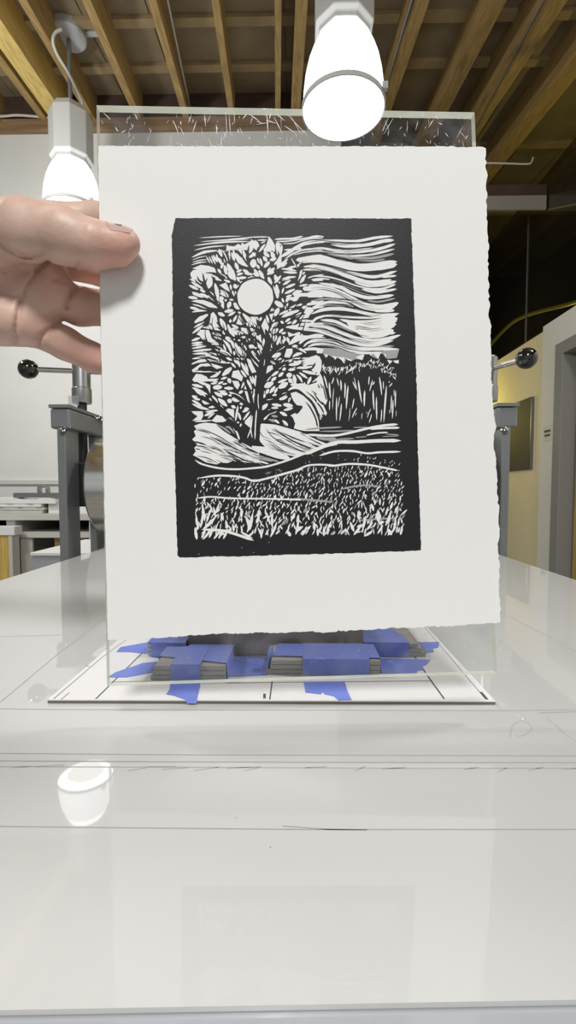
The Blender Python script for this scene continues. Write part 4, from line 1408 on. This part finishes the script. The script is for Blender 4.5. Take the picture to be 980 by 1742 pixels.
s = 7.0
T = tile(430, 690, s)
polys(T, '''58 305 72 245 108 216 260 226 420 272 560 312 690 382 810 445 900 472 760 512 620 574 520 612 400 588 250 520 150 500 88 430
-10 480 120 490 250 520 420 600 450 635 300 615 150 565 -10 510''', WHITE, 1)
strokes(T, s, '''9: 75 290, 105 350, 140 380
10: 150 265, 220 360, 320 430, 460 490, 600 545
16: 250 270, 350 345, 480 425, 640 490, 730 520
14: 340 320, 460 375, 560 415, 640 440
18: 640 370, 740 425, 830 475
14: 480 500, 560 535, 630 560
10: 180 440, 300 520, 420 560
16: 100 212, 300 228, 480 280, 600 310, 780 318, 990 320
18: 700 470, 780 490, 830 500''', BLACK, 2, taper=(0.3, 0.4))
strokes(T, s, '''30: 220 280, 340 340, 420 390
34: 560 330, 640 360, 720 410
26: 330 440, 450 500, 560 545
22: 250 520, 400 560, 520 590''', GREY, 2, taper=(0.4, 0.5))
strokes(T, s, '''26: -10 510, 150 570, 300 618, 460 645
20: -10 655, 100 672, 190 695
22: 600 340, 760 420, 900 475
18: 640 455, 760 515''', WHITE, 3)
strokes(T, s, '''22: -10 575, 150 625, 320 672
20: -10 610, 120 640, 240 665''', GREY, 2)
strokes(T, s, '''24: -10 748, 150 730, 300 690, 450 640, 600 580, 760 522, 900 480, 1000 460
22: -10 892, 100 885, 300 835, 480 785, 640 720, 740 706, 860 706, 1000 718''', WHITE, 4, taper=(0.0, 0.0))
s = 980 / 170
T = tile(520, 710, s)
strokes(T, s, '''34: -10 366, 120 310, 220 270, 330 244, 480 244, 700 232, 935 230
20: 200 468, 270 476, 420 458, 600 466, 750 492, 905 524
20: 130 378, 280 336, 450 332, 600 354, 720 344, 935 338
24: -10 170, 240 182, 400 160, 600 112, 750 84, 905 70
22: 620 116, 760 108, 920 104
14: 590 178, 700 156, 805 150''', WHITE, 4, taper=(0.06, 0.05))
strokes(T, s, '''16: -10 122, 150 108, 360 98
14: 130 140, 300 138, 480 130
10: 460 102, 610 98
8: 740 190, 915 184
14: 220 240, 340 215, 480 210
10: 480 200, 600 190
10: 780 165, 915 175
30: 100 195, 200 215, 300 210''', GREY, 2)

# ---- fine cuts: twigs across the crown, thin lines in sky and hills
G2 = random.Random(9)
for q in range(95):
    ang = G2.uniform(-3.5, 0.35)
    rad = G2.uniform(0.12, 0.92)
    x = 432 + 92 * rad * math.cos(ang) - 4
    y = 610 + (175 if math.sin(ang) < 0 else 70) * rad * math.sin(ang) * 1.0
    if (x - mc[0]) ** 2 + (y - mc[1]) ** 2 < 46 ** 2 or y > 715: continue
    d = math.atan2((y - 690), (x - 440))
    d += G2.gauss(0, 0.45)
    L = G2.uniform(14, 30)
    bx = G2.uniform(-3, 3)
    path = [(x, y), (x + L / 2 * math.cos(d) - bx * math.sin(d), y + L / 2 * math.sin(d) + bx * math.cos(d)), (x + L * math.cos(d), y + L * math.sin(d))]
    if (path[2][0] - mc[0]) ** 2 + (path[2][1] - mc[1]) ** 2 < 33 ** 2 or path[2][0] < 334: continue
    stroke(path, G2.uniform(1.4, 2.6), BLACK, 3, taper=(0.1, 0.8), jit=.15)
T = tile(520, 390, 980 / 170)
flow = [[(10, 145), (150, 132), (300, 140), (480, 150), (660, 138), (850, 100)], [(0, 200), (150, 175), (300, 198), (480, 208), (660, 178), (850, 145)], [(0, 228), (150, 210), (300, 240), (480, 242), (680, 226), (860, 190)],
        [(0, 258), (150, 246), (300, 285), (480, 315), (680, 315), (870, 268)], [(0, 352), (120, 350), (260, 385), (440, 440), (600, 478), (760, 480), (880, 440)], [(0, 400), (130, 398), (280, 445), (450, 510), (600, 556), (760, 556), (880, 530)],
        [(40, 520), (180, 500), (330, 540), (480, 590), (620, 640), (780, 650), (880, 630)], [(10, 600), (140, 585), (290, 620), (430, 690), (560, 750), (700, 780), (880, 740)], [(60, 720), (200, 690), (350, 695), (500, 712), (650, 700), (860, 668)],
        [(60, 790), (200, 752), (360, 752), (520, 780), (680, 815), (860, 812)], [(60, 850), (200, 830), (350, 850), (500, 858), (680, 855), (870, 815)], [(40, 930), (200, 935), (340, 985), (490, 1040), (650, 1066), (880, 1030)], [(0, 970), (130, 975), (290, 1030), (460, 1085), (650, 1118), (860, 1085)],
        [(20, 1110), (120, 1085), (260, 1090), (410, 1140), (560, 1170), (860, 1160)], [(20, 1145), (110, 1122), (250, 1130), (400, 1180), (560, 1208), (800, 1200)], [(500, 905), (640, 930), (860, 890)], [(480, 960), (640, 985), (850, 945)]]
for base in flow:
    for off in (-9, 4, 15):
        t0 = G2.uniform(0, 0.35)
        pts = catmull(base, 6)
        a = int(t0 * len(pts))
        b = int(G2.uniform(0.6, 1.0) * len(pts))
        if b - a < 5: continue
        sel = pts[a:b:3]
        if len(sel) < 3: continue
        stroke([T(p[0], p[1] + off + G2.uniform(-5, 5)) for p in sel], G2.uniform(0.5, 1.5), BLACK if G2.random() < .62 else GREY, 3, n=4, taper=(0.4, 0.45), jit=.12)
for q in range(70):                      # left and right slopes
    if q % 2:
        x, y = G2.uniform(332, 430), 0
        y = 728 + (x - 332) * 0.42 + G2.uniform(0, 52) * (1 - (x - 332) / 150)
        d, L = G2.uniform(0.18, 0.48), G2.uniform(14, 36)
    else:
        x = G2.uniform(443, 530)
        y = 728 + (x - 443) * 0.30 + G2.uniform(2, 34) * (1 - (x - 443) / 150)
        d, L = G2.uniform(0.3, 0.62), G2.uniform(12, 30)
    stroke([(x, y), (x + L / 2 * math.cos(d), y + L / 2 * math.sin(d) - 1), (x + L * math.cos(d), y + L * math.sin(d))], G2.uniform(0.5, 1.3), GREY if G2.random() < .5 else BLACK, 2, taper=(.4, .5), jit=.1)

# ---- field: ruled furrows and grass
s = 980 / 190
T = tile(320, 790, s)
strokes(T, s, '''18: 92 122, 250 100, 400 104, 500 120, 580 146, 700 122, 850 80, 1000 40
15: 75 297, 200 285, 350 296, 500 300, 700 302, 990 310''', WHITE, 4, taper=(0.1, 0))
strokes(T, s, '''24: 118 570, 300 580, 420 612, 580 668''', WHITE, 4)
T2 = tile(500, 790, s)
strokes(T2, s, '''16: -10 300, 150 312, 355 332
16: 400 220, 550 190, 650 185, 765 200
14: 560 492, 700 482, 890 470''', GREY, 4)
G1 = random.Random(21)


def ceil_line(x):
    pts = [(328, 815), (340, 811), (390, 809), (430, 818), (480, 806), (510, 796), (540, 791), (600, 788), (640, 794), (678, 802)]
    for i in range(len(pts) - 1):
        if pts[i][0] <= x <= pts[i + 1][0]:
            u = (x - pts[i][0]) / (pts[i + 1][0] - pts[i][0])
            return pts[i][1] + (pts[i + 1][1] - pts[i][1]) * u
    return 815


cnt = 0
grid = []
yy = 800.0
while yy < 916:
    t = (yy - 800) / 116
    dx = 5.6 + 2.2 * t
    xx = 331 + G1.uniform(0, dx)
    while xx < 684:
        grid.append((xx + G1.uniform(-1.8, 1.8), yy + G1.uniform(-3, 3)))
        xx += dx * G1.uniform(0.7, 1.3)
    yy += 6.0 + 3.0 * t
for (x, y) in grid:
    if y < ceil_line(x) + 4: continue
    if y < 850 and x < 400 and G1.random() < 0.45: continue
    t = (y - 800) / 116
    L = G1.uniform(4.4, 8.2) * (1 + 1.15 * max(0, t - .25))
    an = G1.gauss(-1.12 if G1.random() < .72 else -1.85, 0.25)
    w = G1.uniform(1.0, 1.9) * (1 + 0.75 * t)
    if G1.random() < 0.07:
        L *= 1.5; w *= 1.9
    y2 = min(y, 916)
    stroke([(x, y2), (x + L * .5 * math.cos(an) + G1.uniform(-.5, .5), y2 + L * .5 * math.sin(an)), (x + L * math.cos(an), y2 + L * math.sin(an))],
           w, WHITE if G1.random() < .86 else GREY, 3, n=3, taper=(0.4, 0.5), jit=.12)
for q in range(70):                     # little tufts above the second furrow
    x = G1.uniform(440, 682)
    base = 806 - (x - 440) * 0.22 if x < 500 else (788 if x < 640 else 790)
    lo, hi = ceil_line(x) - 1, ceil_line(x) - (14 if x > 545 else 8)
    y = G1.uniform(hi, lo - 2)
    if G1.random() < (0.2 if x > 600 else .55): continue
    leaf(x, y, x + G1.uniform(-1, 3), y - G1.uniform(2, 4.5), G1.uniform(.8, 1.5), 0, GREY if x < 600 else WHITE, 3)
# big blades bottom left
T = tile(320, 790, s)
for (a, b, c, d, w, bd) in ((80, 660, 62, 550, 26, 0), (95, 560, 75, 445, 22, -6), (130, 660, 200, 560, 22, 8), (110, 560, 130, 410, 20, 6), (150, 500, 125, 340, 24, 0), (165, 510, 215, 380, 20, -8), (130, 570, 250, 450, 26, 10),
                           (215, 400, 165, 330, 16, 4), (240, 460, 225, 370, 20, 0), (235, 440, 275, 335, 20, 6), (120, 650, 160, 560, 20, 0), (185, 645, 220, 570, 18, 0), (225, 655, 275, 580, 20, 6), (270, 650, 300, 590, 18, 0),
                           (310, 655, 350, 570, 20, 0), (340, 560, 345, 520, 30, 0), (400, 590, 390, 520, 22, 6), (540, 580, 570, 420, 26, 0), (545, 520, 490, 450, 18, 8), (640, 650, 665, 560, 18, -6), (650, 640, 610, 550, 18, 4),
                           (720, 640, 780, 500, 22, 6), (720, 520, 690, 420, 20, -4), (740, 540, 735, 430, 22, 0), (900, 630, 870, 580, 30, 0), (940, 600, 990, 540, 22, 0), (460, 590, 570, 650, 20, 0), (520, 640, 580, 590, 18, 0),
                           (270, 600, 320, 610, 34, 0), (350, 600, 380, 560, 30, 0)):
    stroke([T(a, b), T((a + c) / 2 + bd, (b + d) / 2), T(c, d)], w / s, WHITE, 5, taper=(0.3, 0.45), jit=.1)
for (a, b, c, d, w, bd) in ((15, 600, 45, 450, 18, 4), (70, 625, 110, 540, 20, 6), (80, 540, 30, 590, 16, 0), (180, 580, 175, 500, 26, 0), (210, 630, 205, 560, 20, 0), (260, 630, 265, 540, 22, 0), (285, 590, 330, 490, 20, 0),
                           (370, 470, 310, 520, 18, 0), (405, 610, 420, 550, 18, 4), (525, 590, 490, 500, 26, 0), (520, 620, 590, 520, 22, 8), (600, 570, 630, 450, 24, 0), (560, 480, 570, 400, 22, 0), (610, 630, 690, 580, 22, 6),
                           (660, 520, 680, 430, 20, 0), (740, 510, 735, 395, 34, 0), (740, 520, 790, 500, 26, 0), (730, 610, 780, 530, 18, 0), (800, 450, 825, 370, 18, 0), (800, 540, 850, 400, 22, 6), (870, 590, 890, 460, 22, 4), (855, 620, 815, 560, 34, 0),
                           (890, 410, 940, 380, 16, 4), (880, 430, 915, 360, 16, 0), (910, 540, 920, 470, 16, 0), (910, 600, 925, 550, 16, 0), (930, 620, 950, 540, 20, 0), (320, 620, 360, 580, 16, 0), (460, 620, 450, 590, 24, 0)):
    stroke([T2(a, b), T2((a + c) / 2 + bd, (b + d) / 2), T2(c, d)], w / s, WHITE if R.random() < .85 else GREY, 5, taper=(0.3, 0.45), jit=.1)
for (a, b) in ((456, 923), (410, 932), (337, 943), (430, 940)):
    leaf(a, b, a + 3, b - 1, 1.0, 0, GREY, 2)

ink.build('printed_image', [M['ink'], M['paper'], M['inkgrey']], print_paper, fixn=False)['label'] = 'black linocut image of a tree, moon and grassy field'
# ================================================================== HAND
def rc(p, a, b, r1, r2):
    """distance to a tapered capsule"""
    ab = b - a
    t = np.clip(((p - a) @ ab) / (ab @ ab), 0, 1)
    d = np.linalg.norm(p - a - t[..., None] * ab, axis=-1)
    return d - (r1 + (r2 - r1) * t)


def smin(a, b, k):
    h = np.clip(0.5 + 0.5 * (b - a) / k, 0, 1)
    return b + (a - b) * h - k * h * (1 - h)


KH = 0.2385 / 0.2476        # the hand keeps pace with the sheet


def H(px, py, Y):
    return np.array(P(px, py, Y * KH))


mm = 0.001 * KH
CH_ = [  # (groups of chains, blend)
]
palm = [
    (H(-900, 560, .330), H(-330, 480, .272), 34 * mm, 25 * mm),
    (H(-900, 545, .330), H(-330, 455, .272), 34 * mm, 24 * mm),
    (H(-330, 440, .272), H(-170, 425, .264), 22 * mm, 19 * mm),
    (H(-330, 500, .272), H(-170, 505, .264), 22 * mm, 19 * mm),
    (H(-170, 425, .264), H(70, 381, .2685), 19 * mm, 11.5 * mm),
    (H(-170, 460, .264), H(88, 436, .2665), 19 * mm, 12.0 * mm),
    (H(-170, 500, .264), H(84, 500, .2645), 19 * mm, 12.2 * mm),
    (H(-150, 520, .262), H(52, 549, .2625), 17 * mm, 12.0 * mm),
    (H(-120, 535, .2585), H(15, 547, .2590), 15 * mm, 12.0 * mm),
    (H(-80, 470, .264), H(60, 470, .2655), 16 * mm, 15.0 * mm),
    (H(92, 490, .2590), H(98, 494, .2592), 9.5 * mm, 9.0 * mm),
    (H(60, 505, .2590), H(70, 515, .2592), 9.5 * mm, 9.0 * mm),
    (H(40, 548, .2590), H(50, 552, .2592), 9.5 * mm, 9.0 * mm),
    (H(50, 386, .2600), H(100, 380, .2670), 10.5 * mm, 9.5 * mm),
]
thumb = [
    (H(-120, 418, .2560), H(42, 392, .2385), 20.5 * mm, 14.0 * mm),
    (H(42, 392, .2385), H(112, 403, .2345), 14.0 * mm, 12.2 * mm),
    (H(112, 403, .2345), H(160, 416, .2345), 12.2 * mm, 10.6 * mm),
    (H(160, 416, .2345), H(200, 418.5, .2368), 10.4 * mm, 8.6 * mm),
    (H(200, 418.5, .2368), H(216, 413, .2378), 8.6 * mm, 6.3 * mm),
]
fingers = [
    [(H(70, 381, .2685), H(162, 374, .2735), 10.6 * mm, 9.2 * mm), (H(162, 374, .2735), H(225, 380, .2665), 9.0 * mm, 8.0 * mm), (H(225, 380, .2665), H(272, 388, .2602), 8.0 * mm, 6.6 * mm)],
    [(H(88, 436, .2665), H(176, 458, .2735), 10.6 * mm, 9.4 * mm), (H(176, 458, .2735), H(250, 455, .2665), 9.2 * mm, 8.2 * mm), (H(250, 455, .2665), H(305, 452, .2602), 8.2 * mm, 6.8 * mm)],
    [(H(90, 508, .2630), H(135, 521, .2680), 9.2 * mm, 10.4 * mm), (H(135, 521, .2680), H(186, 525, .2715), 10.4 * mm, 9.6 * mm), (H(186, 525, .2715), H(250, 522, .2655), 9.2 * mm, 8.0 * mm), (H(250, 522, .2655), H(296, 520, .2600), 8.0 * mm, 6.6 * mm)],
    [(H(55, 556, .2620), H(112, 585, .2660), 10.0 * mm, 8.9 * mm), (H(112, 585, .2660), H(158, 608, .2680), 8.9 * mm, 8.2 * mm), (H(158, 608, .2680), H(200, 622, .2640), 8.0 * mm, 7.2 * mm), (H(200, 622, .2640), H(232, 632, .2590), 7.2 * mm, 5.9 * mm)],
]


def groove_list():
    # polylines in photo pixels: (points, depth, width px)
    return [
        ([(82, 444), (62, 464), (45, 488), (36, 510), (29, 545), (24, 580), (22, 596)], 2.0, 3.0),
        ([(-30, 398), (0, 414), (20, 428), (40, 437), (56, 438), (70, 430)], 2.2, 3.6),
        ([(136, 487), (124, 497), (117, 510), (114, 524)], 2.4, 3.2),
        ([(133, 446), (133, 462), (134, 476), (137, 488)], 1.3, 2.4),
        ([(62, 588), (70, 572), (84, 561), (104, 549)], 2.4, 3.6),
        ([(-20, 470), (10, 462), (40, 448)], 0.8, 2.4),
        ([(-10, 520), (15, 512), (30, 500)], 0.6, 2.6),
        ([(134, 384), (136, 391), (134, 398)], 0.35, 1.6),
        ([(141, 383), (144, 391), (142, 400)], 0.35, 1.6),
        ([(90, 474), (104, 476), (118, 482), (132, 489)], 1.0, 2.6),
    ]


camv = np.array(CAM)
RT = np.array(ROT)


def project(p):
    q = (p - camv) @ RT                    # camera coordinates
    z = -q[..., 2]
    return 490 + F_PX * q[..., 0] / z, 871 - F_PX * q[..., 1] / z


def hand_sdf(p, grooves=True):
    d = None
    for (a, b, r1, r2) in palm:
        e = rc(p, a, b, r1, r2)
        d = e if d is None else smin(d, e, 6 * mm)
    for f in fingers:
        g = None
        for (a, b, r1, r2) in f:
            e = rc(p, a, b, r1, r2)
            g = e if g is None else smin(g, e, 2.5 * mm)
        d = smin(d, g, 3.0 * mm)
    g = None
    for (a, b, r1, r2) in thumb:
        e = rc(p, a, b, r1, r2)
        g = e if g is None else smin(g, e, 4 * mm)
    d = smin(d, g, 4.5 * mm)
    if grooves:
        near = np.abs(d) < 5 * mm
        if near.any():
            q = p[near]
            u, v = project(q)
            front = np.clip((0.266 * KH - q[:, 1]) / 0.006, 0, 1)
            add = np.zeros(len(q))
            for pts, dep, w in groove_list():
                best = np.full(len(q), 1e9)
                for i in range(len(pts) - 1):
                    ax, ay = pts[i]
                    bx, by = pts[i + 1]
                    ll = (bx - ax) ** 2 + (by - ay) ** 2
                    t = np.clip(((u - ax) * (bx - ax) + (v - ay) * (by - ay)) / ll, 0, 1)
                    best = np.minimum(best, (u - ax - t * (bx - ax)) ** 2 + (v - ay - t * (by - ay)) ** 2)
                add += 1.0 * dep * mm * np.exp(-best / (1.5 * w * w))
            d = d.copy()
            d[near] += add * front
    return d


def surface_nets(lo, hi, h, fn):
    nx, ny, nz = [int(math.ceil((b - a) / h)) + 1 for a, b in zip(lo, hi)]
    xs = lo[0] + h * np.arange(nx)
    ys = lo[1] + h * np.arange(ny)
    zs = lo[2] + h * np.arange(nz)
    vol = np.empty((nx, ny, nz), dtype=np.float32)
    for i in range(0, nx, 16):
        X, Y, Z = np.meshgrid(xs[i:i + 16], ys, zs, indexing='ij')
        vol[i:i + 16] = fn(np.stack([X, Y, Z], -1))
    ins = vol < 0
    cnt = np.zeros((nx - 1, ny - 1, nz - 1), dtype=np.int32)
    acc = np.zeros((nx - 1, ny - 1, nz - 1, 3), dtype=np.float32)
    corners = [(a, b, c) for a in (0, 1) for b in (0, 1) for c in (0, 1)]

    def cut(a):
        return tuple(slice(o, (n - 1 + o)) for o, n in zip(a, (nx, ny, nz)))
    for a in corners:
        for ax in range(3):
            if a[ax] == 0:
                b = list(a)
                b[ax] = 1
                va, vb = vol[cut(a)], vol[cut(b)]
                cr = (va < 0) != (vb < 0)
                t = np.where(cr, va / np.where(cr, va - vb, 1), 0)
                cnt += cr
                for k in range(3):
                    acc[..., k] += np.where(cr, a[k] + (t if k == ax else 0), 0)
    act = cnt > 0
    idx = np.full(cnt.shape, -1, dtype=np.int64)
    idx[act] = np.arange(act.sum())
    ijk = np.argwhere(act)
    verts = (ijk + acc[act] / cnt[act][:, None]) * h + np.array(lo)
    faces = []
    for ax in range(3):
        o1, o2 = [(1, 2), (2, 0), (0, 1)][ax]
        sl0 = [slice(None)] * 3
        sl1 = [slice(None)] * 3
        sl0[ax] = slice(0, -1)
        sl1[ax] = slice(1, None)
        A, B = ins[tuple(sl0)], ins[tuple(sl1)]
        e = np.argwhere(A != B)
        ok = (e[:, o1] > 0) & (e[:, o2] > 0) & (e[:, o1] < cnt.shape[o1]) & (e[:, o2] < cnt.shape[o2]) & (e[:, ax] < cnt.shape[ax])
        e = e[ok]
        fl = A[tuple(e.T)]

        def g(d1, d2):
            q = e.copy()
            q[:, o1] -= d1
            q[:, o2] -= d2
            return idx[tuple(q.T)]
        q = np.stack([g(1, 1), g(0, 1), g(0, 0), g(1, 0)], -1)
        q[~fl] = q[~fl][:, ::-1]
        faces.append(q)
    return verts, np.concatenate(faces)


allp = [c for c in palm + thumb] + [c for f in fingers for c in f]
pts = np.array([q for c in allp for q in (c[0], c[1])])
rad = np.array([r for c in allp for r in (c[2], c[3])])
lo = (pts - rad[:, None]).min(0) - 0.004
hi = (pts + rad[:, None]).max(0) + 0.004
lo[0] = max(lo[0], float(P(-560, 500, .30).x))
hv, hf = surface_nets(lo, hi, 0.00105, hand_sdf)
me = bpy.data.meshes.new('hand')
org = Vector((float(hv[:, 0].min()), 0.27, float(P(0, 480, .265).z)))
me.vertices.add(len(hv))
me.vertices.foreach_set('co', (hv - np.array(org)).astype(np.float32).ravel())
me.loops.add(len(hf) * 4)
me.polygons.add(len(hf))
me.polygons.foreach_set('loop_start', np.arange(0, len(hf) * 4, 4, dtype=np.int32))
me.loops.foreach_set('vertex_index', hf.astype(np.int32).ravel())
me.update(calc_edges=True)
me.validate()
me.polygons.foreach_set('use_smooth', [True] * len(me.polygons))
# redder skin on the finger pads and the thumb pad (the skin's own colour)
blush = np.zeros(len(hv))
for (px, py, Y, r, a) in ((196, 436, .237, .013, 1.0), (215, 420, .237, .008, .5), (150, 446, .236, .012, .5), (100, 492, .252, .014, .55), (140, 525, .262, .016, .55),
                          (165, 612, .262, .018, .7), (120, 590, .258, .016, .5), (150, 525, .262, .02, .6), (60, 560, .25, .016, .4), (150, 466, .266, .014, .5), (50, 470, .25, .02, .3)):
    d2 = ((hv - H(px, py, Y)) ** 2).sum(1)
    blush = np.maximum(blush, a * np.exp(-d2 / (r * r)))
at = me.attributes.new('blush', 'FLOAT', 'POINT')
at.data.foreach_set('value', blush.astype(np.float32))
skin = bpy.data.materials.new('skin')
skin.use_nodes = True
nt = skin.node_tree
b = nt.nodes['Principled BSDF']
b.inputs['Roughness'].default_value = 0.45
b.inputs['Specular IOR Level'].default_value = 0.4
b.inputs['Subsurface Weight'].default_value = 0.06
b.inputs['Subsurface Radius'].default_value = (1.0, 0.35, 0.2)
b.inputs['Subsurface Scale'].default_value = 0.003
a_ = nt.nodes.new('ShaderNodeAttribute')
a_.attribute_name = 'blush'
tc = nt.nodes.new('ShaderNodeTexCoord')
ns = nt.nodes.new('ShaderNodeTexNoise')
ns.inputs['Scale'].default_value = 70
ns.inputs['Detail'].default_value = 4
nt.links.new(tc.outputs['Object'], ns.inputs['Vector'])
r1 = nt.nodes.new('ShaderNodeValToRGB')
r1.color_ramp.elements[0].position = 0.3
r1.color_ramp.elements[1].position = 0.72
r1.color_ramp.elements[0].color = (0.55, 0.375, 0.30, 1)
r1.color_ramp.elements[1].color = (0.67, 0.49, 0.405, 1)
nt.links.new(ns.outputs['Fac'], r1.inputs['Fac'])
mxn = nt.nodes.new('ShaderNodeMix')
mxn.data_type = 'RGBA'
nt.links.new(a_.outputs['Fac'], mxn.inputs['Factor'])
nt.links.new(r1.outputs['Color'], mxn.inputs['A'])
mxn.inputs['B'].default_value = (0.65, 0.33, 0.27, 1)
nt.links.new(mxn.outputs['Result'], b.inputs['Base Color'])
n2 = nt.nodes.new('ShaderNodeTexNoise')
n2.inputs['Scale'].default_value = 420
n2.inputs['Detail'].default_value = 4
nt.links.new(tc.outputs['Object'], n2.inputs['Vector'])
bp = nt.nodes.new('ShaderNodeBump')
bp.inputs['Strength'].default_value = 0.18
bp.inputs['Distance'].default_value = 0.001
nt.links.new(n2.outputs['Fac'], bp.inputs['Height'])
nt.links.new(bp.outputs['Normal'], b.inputs['Normal'])
me.materials.append(skin)
hand = bpy.data.objects.new('hand', me)
C.objects.link(hand)
hand.location = org
tag(hand, 'left hand pinching the print and acrylic sheet, thumb in front', 'hand')

# thumbnail: a thin shell laid over the end of the thumb
A, B = H(176, 418.5, .2352), H(232, 414, .2385)
axis = (B - A) / np.linalg.norm(B - A)
up = np.array([0, 0, 1.0]) - axis * axis[2]
up /= np.linalg.norm(up)
tow = np.cross(axis, up)
if tow[1] > 0:
    tow = -tow                                     # towards the camera


def on_skin(s, phi, lift):
    c = A + (B - A) * s
    d = up * math.cos(phi) + tow * math.sin(phi)
    lo_, hi_ = 0.0, 0.02
    for _ in range(26):
        m_ = (lo_ + hi_) / 2
        if hand_sdf((c + d * m_)[None, :], False)[0] < 0: lo_ = m_
        else: hi_ = m_
    return Vector(c + d * (lo_ + lift))


def shell(s0, s1, p0, p1, ns_, np_, lift, th, name, m, parent, rnd_=0.25, endlift=0.0):
    mb = MB()
    top, bot = [], []
    for i in range(ns_ + 1):
        u = i / ns_
        for j in range(np_ + 1):
            v = j / np_
            e = abs(2 * v - 1)
            ss = s0 + (s1 - s0) * u
            # rounded root and tip
            ss = ss + (s1 - s0) * rnd_ * 0.5 * (e ** 2) * (1 - 2 * u) * 0.8
            ph = math.radians(p0 + (p1 - p0) * v)
            l = lift + endlift * u ** 3 - 0.0006 * max(0, e - 0.8) * 5 * 0.3
            top.append(on_skin(ss, ph, l + th))
            bot.append(on_skin(ss, ph, l - 0.0004))
    n = np_ + 1
    vs = top + bot
    o = len(top)
    fs = []
    for i in range(ns_):
        for j in range(np_):
            a = i * n + j
            fs.append((a, a + 1, a + n + 1, a + n))
            fs.append((o + a, o + a + n, o + a + n + 1, o + a + 1))
    rim = [j for j in range(n)] + [i * n + np_ for i in range(1, ns_ + 1)] + [ns_ * n + j for j in range(np_ - 1, -1, -1)] + [i * n for i in range(ns_ - 1, 0, -1)]
    for k in range(len(rim)):
        a, b2 = rim[k], rim[(k + 1) % len(rim)]
        fs.append((a, b2, o + b2, o + a))
    mb.add(vs, fs)
    return mb.build(name, m, parent, smooth=60)


nail = shell(0.22, 0.985, -40, 76, 14, 12, 0.0, 0.0003, 'thumbnail', M['nail'], hand, rnd_=0.4, endlift=0.0002)
nail['label'] = 'pinkish thumbnail'
pol = shell(0.47, 0.70, 16, 50, 6, 5, 0.00035, 0.0001, 'nail_polish', M['polish'], nail, rnd_=0.6, endlift=0.0001)
pol['label'] = 'chip of dark green nail polish'
# ================================================================== LIGHT
w = bpy.data.worlds.new('world')
S.world = w
w.use_nodes = True
w.node_tree.nodes['Background'].inputs['Color'].default_value = (0.95, 0.98, 1.0, 1)
w.node_tree.nodes['Background'].inputs['Strength'].default_value = 0.42


def area(name, loc, target, size, power, col=(1, 0.992, 0.98), shape='DISK'):
    d = bpy.data.lights.new(name, 'AREA')
    d.shape = shape
    d.size = size
    d.energy = power
    d.color = col
    o = bpy.data.objects.new(name, d)
    C.objects.link(o)
    o.location = loc
    o.rotation_euler = (Vector(target) - Vector(loc)).to_track_quat('-Z', 'Y').to_euler()
    return o


def offframe_light(name, loc, target, down, up):
    """an unseen area light outside the frame, with an added uplight for the ceiling"""
    area(name, loc, target, 0.36, down)
    x, y, z = loc
    area(name + '_uplight', (x, y, z + 0.36), (x, y, z + 3), 0.3, up)  # upward light added to brighten the ceiling


offframe_light('room_lamp_key', (0.02, -1.10, CAM_H + 1.60), (0.0, 0.1, CAM_H - 0.02), 38, 6)
offframe_light('fill_light_left', (-2.1, 1.0, CAM_H + 1.9), (-0.9, 1.0, CAM_H - 0.2), 28, 8)  # added fill that brightens the bed and the board
offframe_light('fill_light_rear', (-2.4, 2.1, CAM_H + 2.0), (-1.6, 4.6, CAM_H + 1.1), 44, 4)  # added fill that brightens the back wall
offframe_light('fill_light_right', (1.55, 0.7, CAM_H + 2.0), (1.2, 1.7, CAM_H - 0.2), 26, 22)  # added fill for the board, its uplight lifts the right rafters
# yellow safelight in the passage, plus an added point light brightening the yellow arc
area('yellow_passage_lamp', (1.60, 5.35, CAM_H + 0.75), (2.1, 5.2, CAM_H + 0.70), 0.25, 5, (1.0, 0.86, 0.16))
d = bpy.data.lights.new('yellow_arc_light', 'POINT')
d.energy = 26
d.color = (1.0, 0.88, 0.25)
d.shadow_soft_size = 0.08
o = bpy.data.objects.new('yellow_arc_light', d)
C.objects.link(o)
o.location = (2.85, 4.35, CAM_H + 1.42)
